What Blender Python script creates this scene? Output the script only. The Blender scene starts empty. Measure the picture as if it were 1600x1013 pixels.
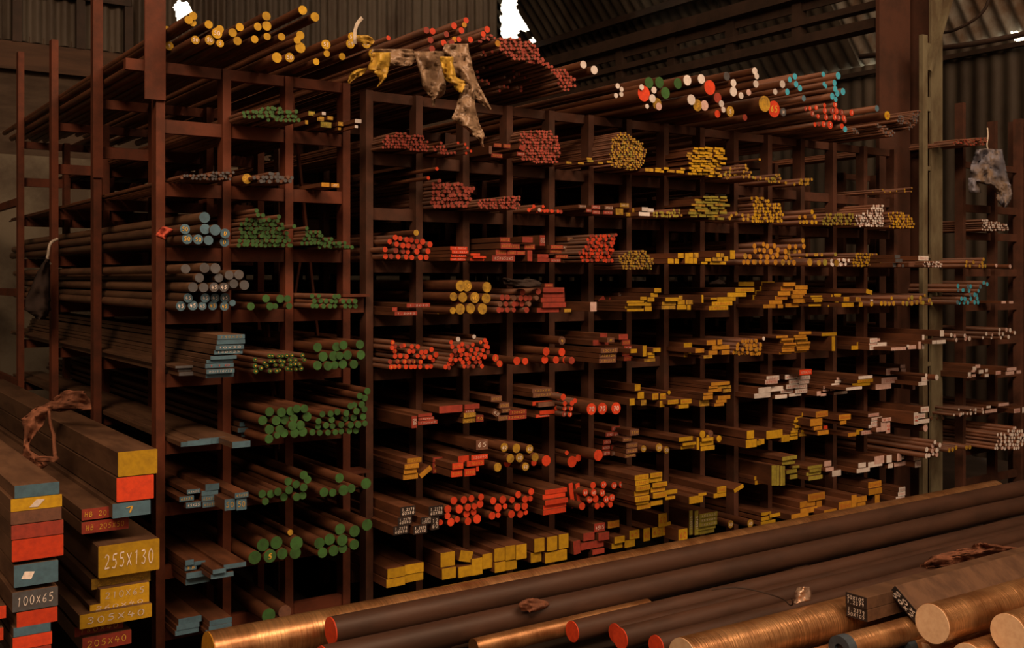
import bpy, bmesh, math, random
from mathutils import Vector, Matrix, noise

random.seed(7)
SC = bpy.context.scene
COL = SC.collection

# ---------------------------------------------------------------- camera
FPX, CX, HY, EYE = 1654.0, 800.0, 435.0, 1.72
ANG = math.atan(2380.0 / 1654.0)
FX, FY = math.cos(ANG), math.sin(ANG)          # view direction in plan
RX, RY = math.sin(ANG), -math.cos(ANG)         # right direction in plan
cam_d = bpy.data.cameras.new('camera')
cam = bpy.data.objects.new('camera', cam_d)
COL.objects.link(cam)
cam.location = (0, 0, EYE)
cam.rotation_euler = (math.pi / 2, 0, math.atan2(-FX, FY))
cam_d.sensor_width = 36.0
cam_d.lens = FPX * 36.0 / 1600.0
cam_d.shift_y = -(506.5 - HY) / 1600.0
cam_d.clip_start = 0.05
SC.camera = cam

# ---------------------------------------------------------------- world, lights, exposure
W = bpy.data.worlds.new('sky')
SC.world = W
W.use_nodes = True
bgn = W.node_tree.nodes['Background']
bgn.inputs[0].default_value = (1.0, 0.86, 0.62, 1)
bgn.inputs[1].default_value = 5.0

def area_light(name, loc, target, sx, sy, power, color):
    d = bpy.data.lights.new(name, 'AREA')
    d.shape = 'RECTANGLE'; d.size = sx; d.size_y = sy
    d.energy = power; d.color = color
    o = bpy.data.objects.new(name, d)
    COL.objects.link(o)
    o.location = loc
    o.rotation_euler = (Vector(target) - Vector(loc)).to_track_quat('-Z', 'Y').to_euler()
    return o

WARM = (1.0, 0.60, 0.36)
area_light('daylight_from_open_bay_door', (4.4, -4.6, 4.6), (3.6, 4.4, 0.6), 7.0, 3.2, 100, WARM)
area_light('fill_from_upper_left', (-2.4, -0.6, 6.6), (3.6, 3.4, 0.2), 3.0, 2.6, 430, WARM)  # unseen fill lamp, added to brighten left-facing ends and sides
area_light('daylight_from_roof_light', (4.4, -0.6, 7.2), (4.2, 3.6, 0.4), 8.0, 1.8, 600, WARM)

vs = SC.view_settings
vs.view_transform = 'Standard'
vs.look = 'None'
vs.exposure = 0.0
vs.gamma = 1.0
vs.use_curve_mapping = False

# ---------------------------------------------------------------- measuring helpers
def ray(px, py):
    u = (px - CX) / FPX
    return (FX + u * RX, FY + u * RY, (HY - py) / FPX)

def atY(px, py, Y):
    d = ray(px, py); t = Y / d[1]
    return Vector((d[0] * t, Y, EYE + d[2] * t))

def atX(px, py, X):
    d = ray(px, py); t = X / d[0]
    return Vector((X, d[1] * t, EYE + d[2] * t))

def depth_at(px, Y):
    return Y / ray(px, HY)[1]

def project(p):
    f = p[0] * FX + p[1] * FY
    r = p[0] * RX + p[1] * RY
    return CX + FPX * r / f, HY - FPX * (p[2] - EYE) / f

# ---------------------------------------------------------------- materials
MATS = {}

def nodes_of(name):
    m = bpy.data.materials.new(name)
    m.use_nodes = True
    nt = m.node_tree
    return m, nt, nt.nodes['Principled BSDF'], nt.nodes, nt.links

def surf(name, col, col2=None, rough=0.6, scale=9.0, metal=0.0, spec=0.35, bump=0.15, var=0.25, stretch=(1, 1, 1), amount=(0.42, 0.62), fine=60.0, spec_tint=None):
    """two-tone procedural surface with grain, object-to-object variation and a little relief"""
    m, nt, b, N, L = nodes_of(name)
    col2 = col2 or tuple(c * 0.55 for c in col)
    geo = N.new('ShaderNodeNewGeometry')
    mp = N.new('ShaderNodeMapping')
    mp.inputs['Scale'].default_value = stretch
    L.new(geo.outputs['Position'], mp.inputs['Vector'])
    n1 = N.new('ShaderNodeTexNoise'); n1.inputs['Scale'].default_value = scale
    n1.inputs['Detail'].default_value = 6; n1.inputs['Roughness'].default_value = 0.65
    L.new(mp.outputs[0], n1.inputs['Vector'])
    r1 = N.new('ShaderNodeMapRange')
    r1.inputs['From Min'].default_value = amount[0]; r1.inputs['From Max'].default_value = amount[1]
    L.new(n1.outputs[0], r1.inputs['Value'])
    mx = N.new('ShaderNodeMix'); mx.data_type = 'RGBA'
    mx.inputs[6].default_value = (*col, 1); mx.inputs[7].default_value = (*col2, 1)
    L.new(r1.outputs[0], mx.inputs[0])
    oi = N.new('ShaderNodeObjectInfo')
    r2 = N.new('ShaderNodeMapRange')
    r2.inputs['To Min'].default_value = 1 - var; r2.inputs['To Max'].default_value = 1 + var * 0.6
    L.new(oi.outputs['Random'], r2.inputs['Value'])
    hs = N.new('ShaderNodeHueSaturation')
    L.new(mx.outputs[2], hs.inputs['Color']); L.new(r2.outputs[0], hs.inputs['Value'])
    L.new(hs.outputs[0], b.inputs['Base Color'])
    b.inputs['Roughness'].default_value = rough
    b.inputs['Metallic'].default_value = metal
    b.inputs['Specular IOR Level'].default_value = spec
    if bump:
        n2 = N.new('ShaderNodeTexNoise'); n2.inputs['Scale'].default_value = fine
        n2.inputs['Detail'].default_value = 3
        L.new(mp.outputs[0], n2.inputs['Vector'])
        bp = N.new('ShaderNodeBump'); bp.inputs['Strength'].default_value = bump
        bp.inputs['Distance'].default_value = 0.004
        L.new(n2.outputs[0], bp.inputs['Height']); L.new(bp.outputs[0], b.inputs['Normal'])
    MATS[name] = m
    return m

PAINT = {
    'red': ((0.72, 0.075, 0.024), (0.50, 0.05, 0.024)),
    'dull_red': ((0.34, 0.055, 0.035), (0.20, 0.04, 0.03)),
    'brick': ((0.42, 0.085, 0.06), (0.24, 0.06, 0.05)),  # duller red, with the dimmer light of the upper rows put into the colour
    'orange': ((0.52, 0.275, 0.026), (0.38, 0.17, 0.025)),
    'yellow': ((0.56, 0.36, 0.018), (0.38, 0.235, 0.018)),
    'gold': ((0.50, 0.32, 0.035), (0.14, 0.09, 0.03)),
    'olive': ((0.34, 0.32, 0.05), (0.20, 0.18, 0.04)),
    'green': ((0.045, 0.15, 0.040), (0.035, 0.085, 0.03)),
    'blue': ((0.085, 0.19, 0.27), (0.065, 0.13, 0.19)),
    'turquoise': ((0.06, 0.45, 0.68), (0.05, 0.33, 0.5)),
    'white': ((0.74, 0.75, 0.76), (0.56, 0.55, 0.55)),
    'pink': ((0.62, 0.48, 0.46), (0.45, 0.30, 0.28)),
    'grey': ((0.105, 0.12, 0.14), (0.08, 0.075, 0.075)),
    'brown': ((0.20, 0.10, 0.065), (0.12, 0.065, 0.05)),
    'black': ((0.022, 0.02, 0.02), (0.04, 0.03, 0.03)),
    'cream': ((0.92, 0.70, 0.46), (0.78, 0.54, 0.33)),
    'slate': ((0.05, 0.075, 0.10), (0.035, 0.05, 0.07)),
}
for k, (a, c) in PAINT.items():
    surf('paint_' + k, a, c, rough=0.55, scale=38, bump=0.12, var=0.22, amount=(0.40, 0.72), spec=0.3)
surf('steel_brown', (0.130, 0.052, 0.024), (0.074, 0.032, 0.017), rough=0.55, scale=14, var=0.3, stretch=(1, .25, 1), spec=0.35)
surf('steel_grey', (0.140, 0.080, 0.046), (0.082, 0.046, 0.028), rough=0.5, scale=12, var=0.3, stretch=(1, .25, 1), spec=0.4)
surf('steel_dark', (0.072, 0.036, 0.023), (0.046, 0.024, 0.016), rough=0.5, scale=7, var=0.15, stretch=(.3, 1, 1), spec=0.4)
surf('red_oxide', (0.135, 0.040, 0.020), (0.082, 0.028, 0.016), rough=0.65, scale=8, var=0.2, spec=0.25)
surf('brown_oxide', (0.100, 0.044, 0.028), (0.062, 0.032, 0.022), rough=0.65, scale=8, var=0.2, spec=0.25)
surf('olive_paint', (0.175, 0.165, 0.105), (0.10, 0.08, 0.048), rough=0.6, scale=6, var=0.1, stretch=(1, 1, .4))
surf('plate_rust', (0.085, 0.036, 0.022), (0.055, 0.026, 0.017), rough=0.7, scale=4, var=0.1)
surf('tin', (0.080, 0.070, 0.054), (0.042, 0.032, 0.023), rough=0.6, scale=2.2, var=0.35, stretch=(1, 1, .35), spec=0.3)
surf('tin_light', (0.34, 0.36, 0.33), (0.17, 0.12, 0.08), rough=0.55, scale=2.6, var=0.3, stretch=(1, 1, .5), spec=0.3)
surf('masonry', (0.075, 0.055, 0.038), (0.045, 0.032, 0.022), rough=0.9, scale=5, var=0.1, stretch=(.4, 1, 1.6))
surf('plaster', (0.15, 0.135, 0.10), (0.085, 0.07, 0.052), rough=0.9, scale=2.2, var=0.0)
surf('concrete', (0.06, 0.045, 0.035), (0.03, 0.024, 0.02), rough=0.9, scale=1.6, var=0.0, fine=30)
surf('timber', (0.075, 0.042, 0.025), (0.042, 0.025, 0.016), rough=0.8, scale=10, stretch=(.1, 1, 1))
surf('dark_iron', (0.045, 0.028, 0.020), (0.028, 0.019, 0.014), rough=0.7, scale=6)
surf('cloth_brown', (0.24, 0.10, 0.055), (0.14, 0.06, 0.035), rough=0.9, scale=20, bump=0.4, fine=300)
surf('cloth_dark', (0.035, 0.024, 0.020), (0.03, 0.022, 0.02), rough=0.95, scale=15, bump=0.4, fine=300)
surf('cloth_blue', (0.24, 0.27, 0.36), (0.22, 0.17, 0.12), rough=0.85, scale=5, bump=0.3, fine=200)
surf('cloth_red', (0.5, 0.09, 0.05), (0.3, 0.06, 0.04), rough=0.9, scale=20)
surf('chalk_white', (0.88, 0.84, 0.80), (0.7, 0.66, 0.62), rough=0.9, scale=90, bump=0)
surf('chalk_yellow', (0.80, 0.52, 0.07), (0.6, 0.36, 0.05), rough=0.9, scale=90, bump=0)
surf('chalk_red', (0.60, 0.10, 0.05), (0.45, 0.07, 0.04), rough=0.9, scale=90, bump=0)
surf('film_yellow', (0.62, 0.42, 0.06), (0.42, 0.27, 0.05), rough=0.4, scale=18, bump=0.3, fine=40)
surf('foil', (0.85, 0.68, 0.55), (0.5, 0.36, 0.26), rough=0.25, scale=30, metal=0.6, bump=0.5, fine=50)
surf('strap_plastic', (0.75, 0.7, 0.6), rough=0.4, scale=20, bump=0)

def copper():
    """turned bright bar under clear film: rings round the bar, warm gloss"""
    m, nt, b, N, L = nodes_of('turned_bar')
    tc = N.new('ShaderNodeTexCoord')
    mp = N.new('ShaderNodeMapping'); mp.inputs['Scale'].default_value = (0.25, 240, 0.25)
    L.new(tc.outputs['Object'], mp.inputs['Vector'])
    n1 = N.new('ShaderNodeTexNoise'); n1.inputs['Scale'].default_value = 3.0; n1.inputs['Detail'].default_value = 5
    L.new(mp.outputs[0], n1.inputs['Vector'])
    geo = N.new('ShaderNodeNewGeometry')
    n2 = N.new('ShaderNodeTexNoise'); n2.inputs['Scale'].default_value = 7.0; n2.inputs['Detail'].default_value = 5
    L.new(geo.outputs['Position'], n2.inputs['Vector'])
    cr = N.new('ShaderNodeValToRGB')
    cr.color_ramp.elements[0].position = 0.35; cr.color_ramp.elements[0].color = (0.52, 0.24, 0.09, 1)
    cr.color_ramp.elements[1].position = 0.62; cr.color_ramp.elements[1].color = (1.0, 0.56, 0.25, 1)
    L.new(n2.outputs[0], cr.inputs[0])
    mx = N.new('ShaderNodeMix'); mx.data_type = 'RGBA'; mx.blend_type = 'MULTIPLY'; mx.inputs[0].default_value = 0.75
    L.new(cr.outputs[0], mx.inputs[6]); L.new(n1.outputs[0], mx.inputs[7])
    L.new(mx.outputs[2], b.inputs['Base Color'])
    b.inputs['Metallic'].default_value = 0.75
    b.inputs['Roughness'].default_value = 0.34
    bp = N.new('ShaderNodeBump'); bp.inputs['Strength'].default_value = 0.6; bp.inputs['Distance'].default_value = 0.004
    L.new(n1.outputs[0], bp.inputs['Height']); L.new(bp.outputs[0], b.inputs['Normal'])
    b.inputs['Coat Weight'].default_value = 0.4
    b.inputs['Coat Roughness'].default_value = 0.22
    L.new(bp.outputs[0], b.inputs['Coat Normal'])
    MATS['turned_bar'] = m
copper()

def film():
    m, nt, b, N, L = nodes_of('film_brown')
    geo = N.new('ShaderNodeNewGeometry')
    n = N.new('ShaderNodeTexNoise'); n.inputs['Scale'].default_value = 26; n.inputs['Detail'].default_value = 6
    L.new(geo.outputs['Position'], n.inputs['Vector'])
    cr = N.new('ShaderNodeValToRGB')
    cr.color_ramp.elements[0].position = 0.3; cr.color_ramp.elements[0].color = (0.20, 0.135, 0.085, 1)
    cr.color_ramp.elements[1].position = 0.7; cr.color_ramp.elements[1].color = (0.36, 0.26, 0.17, 1)
    L.new(n.outputs[0], cr.inputs[0]); L.new(cr.outputs[0], b.inputs['Base Color'])
    b.inputs['Roughness'].default_value = 0.28
    bp = N.new('ShaderNodeBump'); bp.inputs['Strength'].default_value = 0.6; bp.inputs['Distance'].default_value = 0.01
    L.new(n.outputs[0], bp.inputs['Height']); L.new(bp.outputs[0], b.inputs['Normal'])
    MATS['film_brown'] = m
film()

# ---------------------------------------------------------------- object helpers
def link_mesh(name, me, parent=None, loc=(0, 0, 0), rot=(0, 0, 0), scale=(1, 1, 1)):
    o = bpy.data.objects.new(name, me)
    COL.objects.link(o)
    o.location = loc; o.rotation_euler = rot; o.scale = scale
    if parent is not None:
        o.parent = parent
    return o

def tag(o, label=None, cat=None, group=None, kind=None):
    if label: o['label'] = label
    if cat: o['category'] = cat
    if group: o['group'] = group
    if kind: o['kind'] = kind
    return o

def empty(name, loc=(0, 0, 0)):
    o = bpy.data.objects.new(name, None)
    o.empty_display_size = 0.1
    COL.objects.link(o); o.location = loc
    return o

def mesh_from(name, verts, faces, mats, midx=None, smooth=None):
    me = bpy.data.meshes.new(name)
    me.from_pydata(verts, [], faces)
    for m in mats: me.materials.append(MATS[m])
    if midx: me.polygons.foreach_set('material_index', midx)
    if smooth is not None:
        me.polygons.foreach_set('use_smooth', smooth if isinstance(smooth, list) else [smooth] * len(me.polygons))
    me.update()
    return me

_cache = {}

def box_mesh(mat, ch=0.0):
    """unit box: x,z in -1..1, y in 0..1; ch = chamfer along the length"""
    k = ('box', mat, ch)
    if k in _cache: return _cache[k]
    a = 1 - ch
    if ch:
        ring = [(-a, -1), (a, -1), (1, -a), (1, a), (a, 1), (-a, 1), (-1, a), (-1, -a)]
    else:
        ring = [(-1, -1), (1, -1), (1, 1), (-1, 1)]
    n = len(ring)
    v = [(x, 0, z) for x, z in ring] + [(x, 1, z) for x, z in ring]
    f = [tuple(range(n)), tuple(reversed(range(n, 2 * n)))]
    for i in range(n):
        j = (i + 1) % n
        f.append((j, i, n + i, n + j))
    me = mesh_from('bar_box', v, f, [mat])
    _cache[k] = me
    return me

def rod_mesh(mat, n):
    k = ('rod', mat, n)
    if k in _cache: return _cache[k]
    ring = [(math.cos(2 * math.pi * i / n), math.sin(2 * math.pi * i / n)) for i in range(n)]
    v = [(x, 0, z) for x, z in ring] + [(x, 1, z) for x, z in ring]
    f = [tuple(range(n)), tuple(reversed(range(n, 2 * n)))]
    sm = [False, False]
    for i in range(n):
        j = (i + 1) % n
        f.append((j, i, n + i, n + j)); sm.append(True)
    me = mesh_from('bar_rod', v, f, [mat], None, sm)
    _cache[k] = me
    return me

def end_disc(mat, n, shape):
    """painted end: a thin skin of paint with a slightly ragged rim, unit size"""
    k = ('end', mat, n, shape)
    if k in _cache: return _cache[k]
    if shape == 'round':
        ring = [(math.cos(2 * math.pi * i / n) * 0.985, math.sin(2 * math.pi * i / n) * 0.985) for i in range(n)]
    else:
        a = .95
        ring = [(-a, -.99), (a, -.99), (.99, -a), (.99, a), (a, .99), (-a, .99), (-.99, a), (-.99, -a)]
        n = 8
    y0 = -0.0007
    v = [(x, y0, z) for x, z in ring] + [(x, 0.0004, z) for x, z in ring]
    f = [tuple(range(n))]
    for i in range(n):
        j = (i + 1) % n
        f.append((j, i, n + i, n + j))
    me = mesh_from('painted_end', v, f, [mat])
    _cache[k] = me
    return me

# chalk lettering: hand-drawn strokes
GLYPH = {
    '0': [[(.5, 1), (.15, .8), (.08, .45), (.3, .05), (.65, 0), (.9, .35), (.85, .75), (.5, 1)]],
    '1': [[(.3, .8), (.55, 1), (.5, 0)]],
    '2': [[(.1, .78), (.4, 1), (.8, .85), (.75, .55), (.1, .02), (.95, .06)]],
    '3': [[(.12, .92), (.6, 1), (.82, .8), (.4, .55), (.85, .35), (.6, .02), (.1, .1)]],
    '4': [[(.35, 1), (.08, .4), (.95, .42)], [(.68, .75), (.62, 0)]],
    '5': [[(.9, 1), (.25, .95), (.2, .58), (.65, .62), (.88, .32), (.6, .02), (.1, .08)]],
    '6': [[(.75, 1), (.25, .6), (.12, .25), (.45, 0), (.85, .2), (.7, .48), (.18, .38)]],
    '7': [[(.08, .95), (.9, .98), (.4, 0)], [(.3, .5), (.75, .52)]],
    '8': [[(.75, .85), (.4, 1), (.2, .78), (.75, .35), (.6, .03), (.2, .12), (.3, .45), (.75, .85)]],
    '9': [[(.85, .65), (.4, .5), (.2, .8), (.55, 1), (.85, .75), (.7, 0)]],
    'X': [[(.1, .9), (.9, .05)], [(.88, .92), (.12, .05)]],
    'H': [[(.15, 1), (.12, 0)], [(.85, 1), (.82, 0)], [(.12, .5), (.85, .55)]],
    'B': [[(.15, 0), (.18, 1), (.7, .9), (.65, .58), (.2, .52), (.85, .4), (.75, .05), (.15, 0)]],
    'D': [[(.15, 0), (.18, 1), (.75, .85), (.88, .4), (.6, .05), (.15, 0)]],
    '.': [[(.4, 0), (.55, .08)]],
    '/': [[(.8, 1), (.2, 0)]],
    '-': [[(.15, .5), (.85, .52)]],
    ' ': [],
}

def chalk_mesh(text, mat, shape, vertical=False):
    k = ('chalk', text, mat, shape, vertical)
    if k in _cache: return _cache[k]
    lines = text.split('|')
    rnd = random.Random(text)
    segs = []
    for li, s in enumerate(lines):
        for ci, ch in enumerate(s):
            dz = rnd.uniform(-.08, .08); sl = rnd.uniform(.05, .16)
            for st in GLYPH.get(ch, []):
                pts = [((ci + .1 + (.72 * (x + sl * (z - .5)))) / len(s), (len(lines) - 1 - li + .1 + .8 * z + dz * .5) / len(lines)) for x, z in st]
                segs += list(zip(pts, pts[1:]))
    bw, bh = (1.30, 0.95) if shape == 'round' else (1.66, 1.12 if '|' not in text else 1.5)
    if shape == 'round' and len(text) == 1: bw = .8
    v, f = [], []
    wd = 0.042
    lw = (bh if not vertical else bw) * wd * (1.05 if len(lines) == 1 else .8) * (1.5 if shape == 'round' else 1.0)
    for (a, b2) in segs:
        A = Vector(((a[0] - .5) * bw, (a[1] - .5) * bh)); B = Vector(((b2[0] - .5) * bw, (b2[1] - .5) * bh))
        if vertical:
            A = Vector((-(a[1] - .5) * bw, (a[0] - .5) * bh)); B = Vector((-(b2[1] - .5) * bw, (b2[0] - .5) * bh))
        d = (B - A)
        if d.length < 1e-5: continue
        # stroke width kept even although the face is stretched: widths in each axis set apart
        asp = max(1.0, len(lines[0]) * .62 / len(lines)) if shape != 'round' else 1.0
        nx, nz = -d.y, d.x
        ln = math.hypot(nx, nz); nx /= ln; nz /= ln
        hx = nx * lw / (asp if not vertical else 1); hz = nz * lw / (1 if not vertical else asp)
        i = len(v)
        for q, (sx) in ((A, 1), (A, -1), (B, -1), (B, 1)):
            v.append((q.x + hx * sx, -0.0012, q.y + hz * sx))
        f.append((i, i + 1, i + 2, i + 3))
    me = mesh_from('chalk_writing', v, f, [mat])
    _cache[k] = me
    return me

def box_part(name, lo, hi, mat, parent=None, ch=0.0):
    """axis-aligned box between two corners, built on a shared unit mesh"""
    c = [(a + b) / 2 for a, b in zip(lo, hi)]
    me = box_mesh(mat, ch)
    return link_mesh(name, me, parent, (c[0], lo[1], c[2]), (0, 0, 0), ((hi[0] - lo[0]) / 2, hi[1] - lo[1], (hi[2] - lo[2]) / 2))

def beam_part(name, a, b, w, h, mat, parent=None, ch=0.0):
    """straight member from a to b"""
    a, b = Vector(a), Vector(b)
    d = b - a
    q = d.to_track_quat('Y', 'Z')
    o = link_mesh(name, box_mesh(mat, ch), parent, a, (0, 0, 0), (w / 2, d.length, h / 2))
    o.rotation_euler = q.to_euler()
    return o

# ---------------------------------------------------------------- the building
YF = 4.45                                   # front plane of the racks
FRONT = {                                   # left edge of each front post, metres along the rack
    'L': [1.294, 1.577, 1.863, 2.144],
    'M': [2.262, 2.530, 2.797, 3.060, 3.330, 3.595, 3.865, 4.145, 4.431, 4.713, 5.011, 5.313, 5.628, 5.945, 6.272],
    'F': [7.085, 7.500, 7.860],
}
PW, PD = 0.037, 0.065                       # post width and depth
ROWS_Y = [4.45, 5.50, 6.48, 7.50]

floor = link_mesh('floor', mesh_from('floor', [(-9, -9, 0), (10, -9, 0), (10, 17, 0), (-9, 17, 0)], [(0, 1, 2, 3)], ['concrete']))
tag(floor, kind='structure')

def corrugated(width, height, pitch=0.11, amp=0.022, rows=1, keep=None, per=5):
    """sheet in local x (across the waves) and z (along them), waves in y; keep(x, z) drops broken cells"""
    nseg = max(6, int(width / pitch * per))
    v, f = [], []
    for j in range(rows + 1):
        for i in range(nseg + 1):
            x = width * i / nseg
            v.append((x, amp * math.sin(2 * math.pi * x / pitch), height * j / rows))
    for j in range(rows):
        for i in range(nseg):
            if keep and not keep(width * (i + .5) / nseg, height * (j + .5) / rows): continue
            a = j * (nseg + 1) + i
            f.append((a, a + 1, a + nseg + 2, a + nseg + 1))
    return v, f

def inside(pt, poly):
    x, y = pt; r = False
    for (x1, y1), (x2, y2) in zip(poly, poly[1:] + poly[:1]):
        if (y1 > y) != (y2 > y) and x < (x2 - x1) * (y - y1) / (y2 - y1) + x1: r = not r
    return r

# back wall: plaster below, masonry, then hung tin sheets
BW = 9.6
wb = box_part('wall_back', (-8, BW, 0), (6.46, BW + 0.25, 2.75), 'plaster'); tag(wb, kind='structure')
wm = box_part('wall_back_upper', (-8, BW + .01, 2.75), (6.46, BW + 0.25, 3.75), 'masonry'); tag(wm, kind='structure')
sheets = empty('wall_back_sheets', (0, BW, 0)); tag(sheets, kind='structure')
HOLE_A = [(279, 0), (292, 4), (300, 20), (296, 30), (284, 40), (276, 34), (271, 18), (273, 6)]
sv, sf = corrugated(0.98, 3.8)
sheet_me = mesh_from('tin_sheet', sv, sf, ['tin'], None, True)
x = -8.0
while x < 6.45:
    w0 = min(0.95, 6.46 - x)
    pl, ph = project((x, BW, 4))[0], project((x + .95, BW, 4))[0]
    if ph > 268 and pl < 305:
        def keep(lx, lz, x=x):
            p = project((x + lx, BW, 3.7 + lz)); n = noise.noise((lx * 23, lz * 23, 1)) * 3
            return not inside((p[0] + n, p[1] + n), HOLE_A)
        v, f = corrugated(0.98, 3.8, rows=330, keep=keep, per=12)
        me = mesh_from('tin_sheet_torn', v, f, ['tin'], None, True)
    elif w0 < .95:
        v, f = corrugated(w0, 3.8); me = mesh_from('tin_sheet_cut', v, f, ['tin'], None, True)
    else:
        me = sheet_me
    link_mesh('tin_sheet', me, sheets, (x, random.uniform(-.01, .01), 3.7))
    x += 0.95
t1 = box_part('trim_1', (-8, BW - .07, 3.45), (2.75, BW - .0, 3.68), 'timber'); tag(t1, kind='structure')
t2 = box_part('trim_2', (-8, BW - .09, 4.10), (2.55, BW - .03, 4.17), 'dark_iron'); tag(t2, kind='structure')
for i, xx in enumerate((0.9, 1.6, 2.1, 2.5)):
    o = box_part('trim_%d' % (3 + i), (xx, BW - .08, 3.68), (xx + .07, BW - .03, 4.1), 'dark_iron'); tag(o, kind='structure')

# outer shell
for nm, lo, hi in (('wall_left', (-8.3, -8, 0), (-8, 9.9, 7.6)), ('wall_front', (-8, -8.3, 0), (10, -8, 7.6)),
                   ('wall_end', (6.2, 16.0, 0), (10.2, 16.2, 7.6)), ('wall_aisle', (6.30, 9.85, 0), (6.46, 16.0, 7.6))):
    tag(box_part(nm, lo, hi, 'masonry'), kind='structure')
tag(box_part('ceiling', (-8.3, -8.3, 7.55), (6.6, 9.9, 7.7), 'tin'), kind='structure')

# right side wall (runs in depth) with steep aisle roof above it, in corrugated sheets
XW, ZE, SL = 9.5, EYE + 2.26, 1.2
wr = empty('wall_right', (XW, 0, 0)); tag(wr, kind='structure')
HOLE_E = [(1576, 46), (1586, 44), (1590, 52), (1601, 50), (1640, 36), (1640, 72), (1588, 73), (1584, 58)]
HOLE_C = [(1587, 520), (1596, 526), (1594, 536), (1583, 536), (1582, 528)]
HOLE_D = [(1522, 718), (1531, 715), (1545, 719), (1548, 713), (1551, 714), (1550, 722), (1536, 722)]
rv, rf = corrugated(0.98, ZE, pitch=0.16, amp=0.014)
wr_me = mesh_from('wall_sheet', rv, rf, ['tin'], None, True)
y = -8.0
while y < 16:
    me = wr_me
    if 4.5 < y < 6.9:
        def keep(lx, lz, y=y):
            p = project((XW, y + .95 - lx, lz))
            return not (inside(p, HOLE_C) or inside(p, HOLE_D) or inside(p, HOLE_E))
        v, f = corrugated(0.98, ZE, pitch=0.16, amp=0.014, rows=300, keep=keep, per=10)
        me = mesh_from('wall_sheet_torn', v, f, ['tin'], None, True)
    link_mesh('wall_sheet', me, wr, (0, y + .95, 0), (0, 0, -math.pi / 2))
    y += 0.95
roof = empty('ceiling_aisle', (0, 0, 0)); tag(roof, kind='structure')
HOLE_B = [(780, -30), (780, 20), (781, 57), (806, 58), (808, 44), (822, 46), (822, 36), (812, 26), (806, 8), (803, -30)]
HOLE_B2 = [(827, 57), (834, 60), (833, 66), (826, 62)]
HOLE_F = [(1546, 73), (1552, 70), (1554, 76), (1548, 78)]
RL = 4.4
ang = math.atan(SL)
def roof_pt(y, along):
    return (XW - along * math.cos(ang), y, ZE + along * math.sin(ang))
qv, qf = corrugated(0.98, RL, pitch=0.16, amp=0.02)
roof_me = mesh_from('roof_sheet', qv, qf, ['tin'], None, True)
y = -8.0
while y < 16:
    me = roof_me
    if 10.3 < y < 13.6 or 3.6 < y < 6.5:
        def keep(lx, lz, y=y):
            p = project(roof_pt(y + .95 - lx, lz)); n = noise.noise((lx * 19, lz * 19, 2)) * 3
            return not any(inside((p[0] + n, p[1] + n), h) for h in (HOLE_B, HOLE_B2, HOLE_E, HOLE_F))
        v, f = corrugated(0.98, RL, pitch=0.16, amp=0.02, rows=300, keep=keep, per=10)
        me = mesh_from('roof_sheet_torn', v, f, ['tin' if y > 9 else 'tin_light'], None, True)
    o = link_mesh('roof_sheet', me, roof, (XW + .03, y + .95, ZE - .02))
    o.rotation_euler = Matrix(((0, 0, 0), (0, 0, 0), (0, 0, 0))).to_euler()
    # local x -> -Y, local z -> up the slope, local y -> outward normal
    ex, ez = Vector((0, -1, 0)), Vector((-math.cos(ang), 0, math.sin(ang)))
    ey = ez.cross(ex)
    o.rotation_euler = Matrix((ex, ey, ez)).transposed().to_euler()
    y += 0.95
tr = box_part('trim_7', (XW - .10, -8, ZE - .12), (XW - .04, 16, ZE - .075), 'dark_iron'); tag(tr, kind='structure')
for i, al in enumerate((1.3, 2.5)):
    p = roof_pt(0, al)
    o = box_part('trim_%d' % (8 + i), (p[0] - .12, 5.5, p[2] - .1), (p[0] - .05, 16, p[2] - .02), 'dark_iron'); tag(o, kind='structure')

# lattice girder along the aisle
gx = 6.60
gd = empty('lattice_girder', (gx, 7, EYE + 1.85))
tag(gd, 'dark steel lattice girder running under the roof above the long rack', 'girder')
gd_loc = Vector((gx, 7, EYE + 1.85))
def gpart(nm, lo, hi, mat='dark_iron'):
    o = box_part(nm, lo, hi, mat, gd)
    o.location = Vector(o.location) - gd_loc
    return o
gpart('top_chord', (gx - .10, 4.8, EYE + 2.17), (gx + .10, 15.5, EYE + 2.27), 'dark_iron')
gpart('web_plate', (gx - .01, 4.8, EYE + 2.09), (gx + .01, 15.5, EYE + 2.17))
gpart('middle_chord', (gx - .05, 4.8, EYE + 1.97), (gx + .05, 15.5, EYE + 2.02), 'dark_iron')
gpart('bottom_chord', (gx - .07, 4.8, EYE + 1.82), (gx + .07, 15.5, EYE + 1.89), 'dark_iron')
yy = 5.5
while yy < 15:
    gpart('strut', (gx - .035, yy, EYE + 1.89), (gx + .035, yy + .09, EYE + 2.17)); yy += 0.71

# ---------------------------------------------------------------- columns
colm = empty('steel_column', (6.70, 4.45, 0))
tag(colm, 'built-up steel column with pale olive flanges at the right end of the long rack', 'column')
def cpart(nm, lo, hi, mat, par=colm):
    o = box_part(nm, lo, hi, mat, par, 0.0)
    o.location = Vector(o.location) - Vector(par.location)
    return o
cpart('wide_flange', (6.70, 4.45, 0), (6.835, 4.47, 4.6), 'olive_paint')
cpart('narrow_flange', (6.555, 4.42, 0), (6.612, 4.45, 3.42), 'olive_paint')
cpart('web', (6.825, 4.471, 0), (6.845, 4.75, 4.6), 'plate_rust')
cpart('back_plate', (6.345, 4.62, 0), (6.70, 4.65, 4.4), 'plate_rust')
for z in (3.28, 2.90, 2.48, 1.86, 1.10):
    cpart('batten', (6.612, 4.455, z), (6.70, 4.475, z + (.10 if z in (3.28,) or z == 2.90 else .03)), 'olive_paint')
b = beam_part('brace', atY(1447, 112, 4.44) - Vector(colm.location), atY(1492, -40, 4.44) - Vector(colm.location), .075, .03, 'olive_paint', colm)
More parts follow.
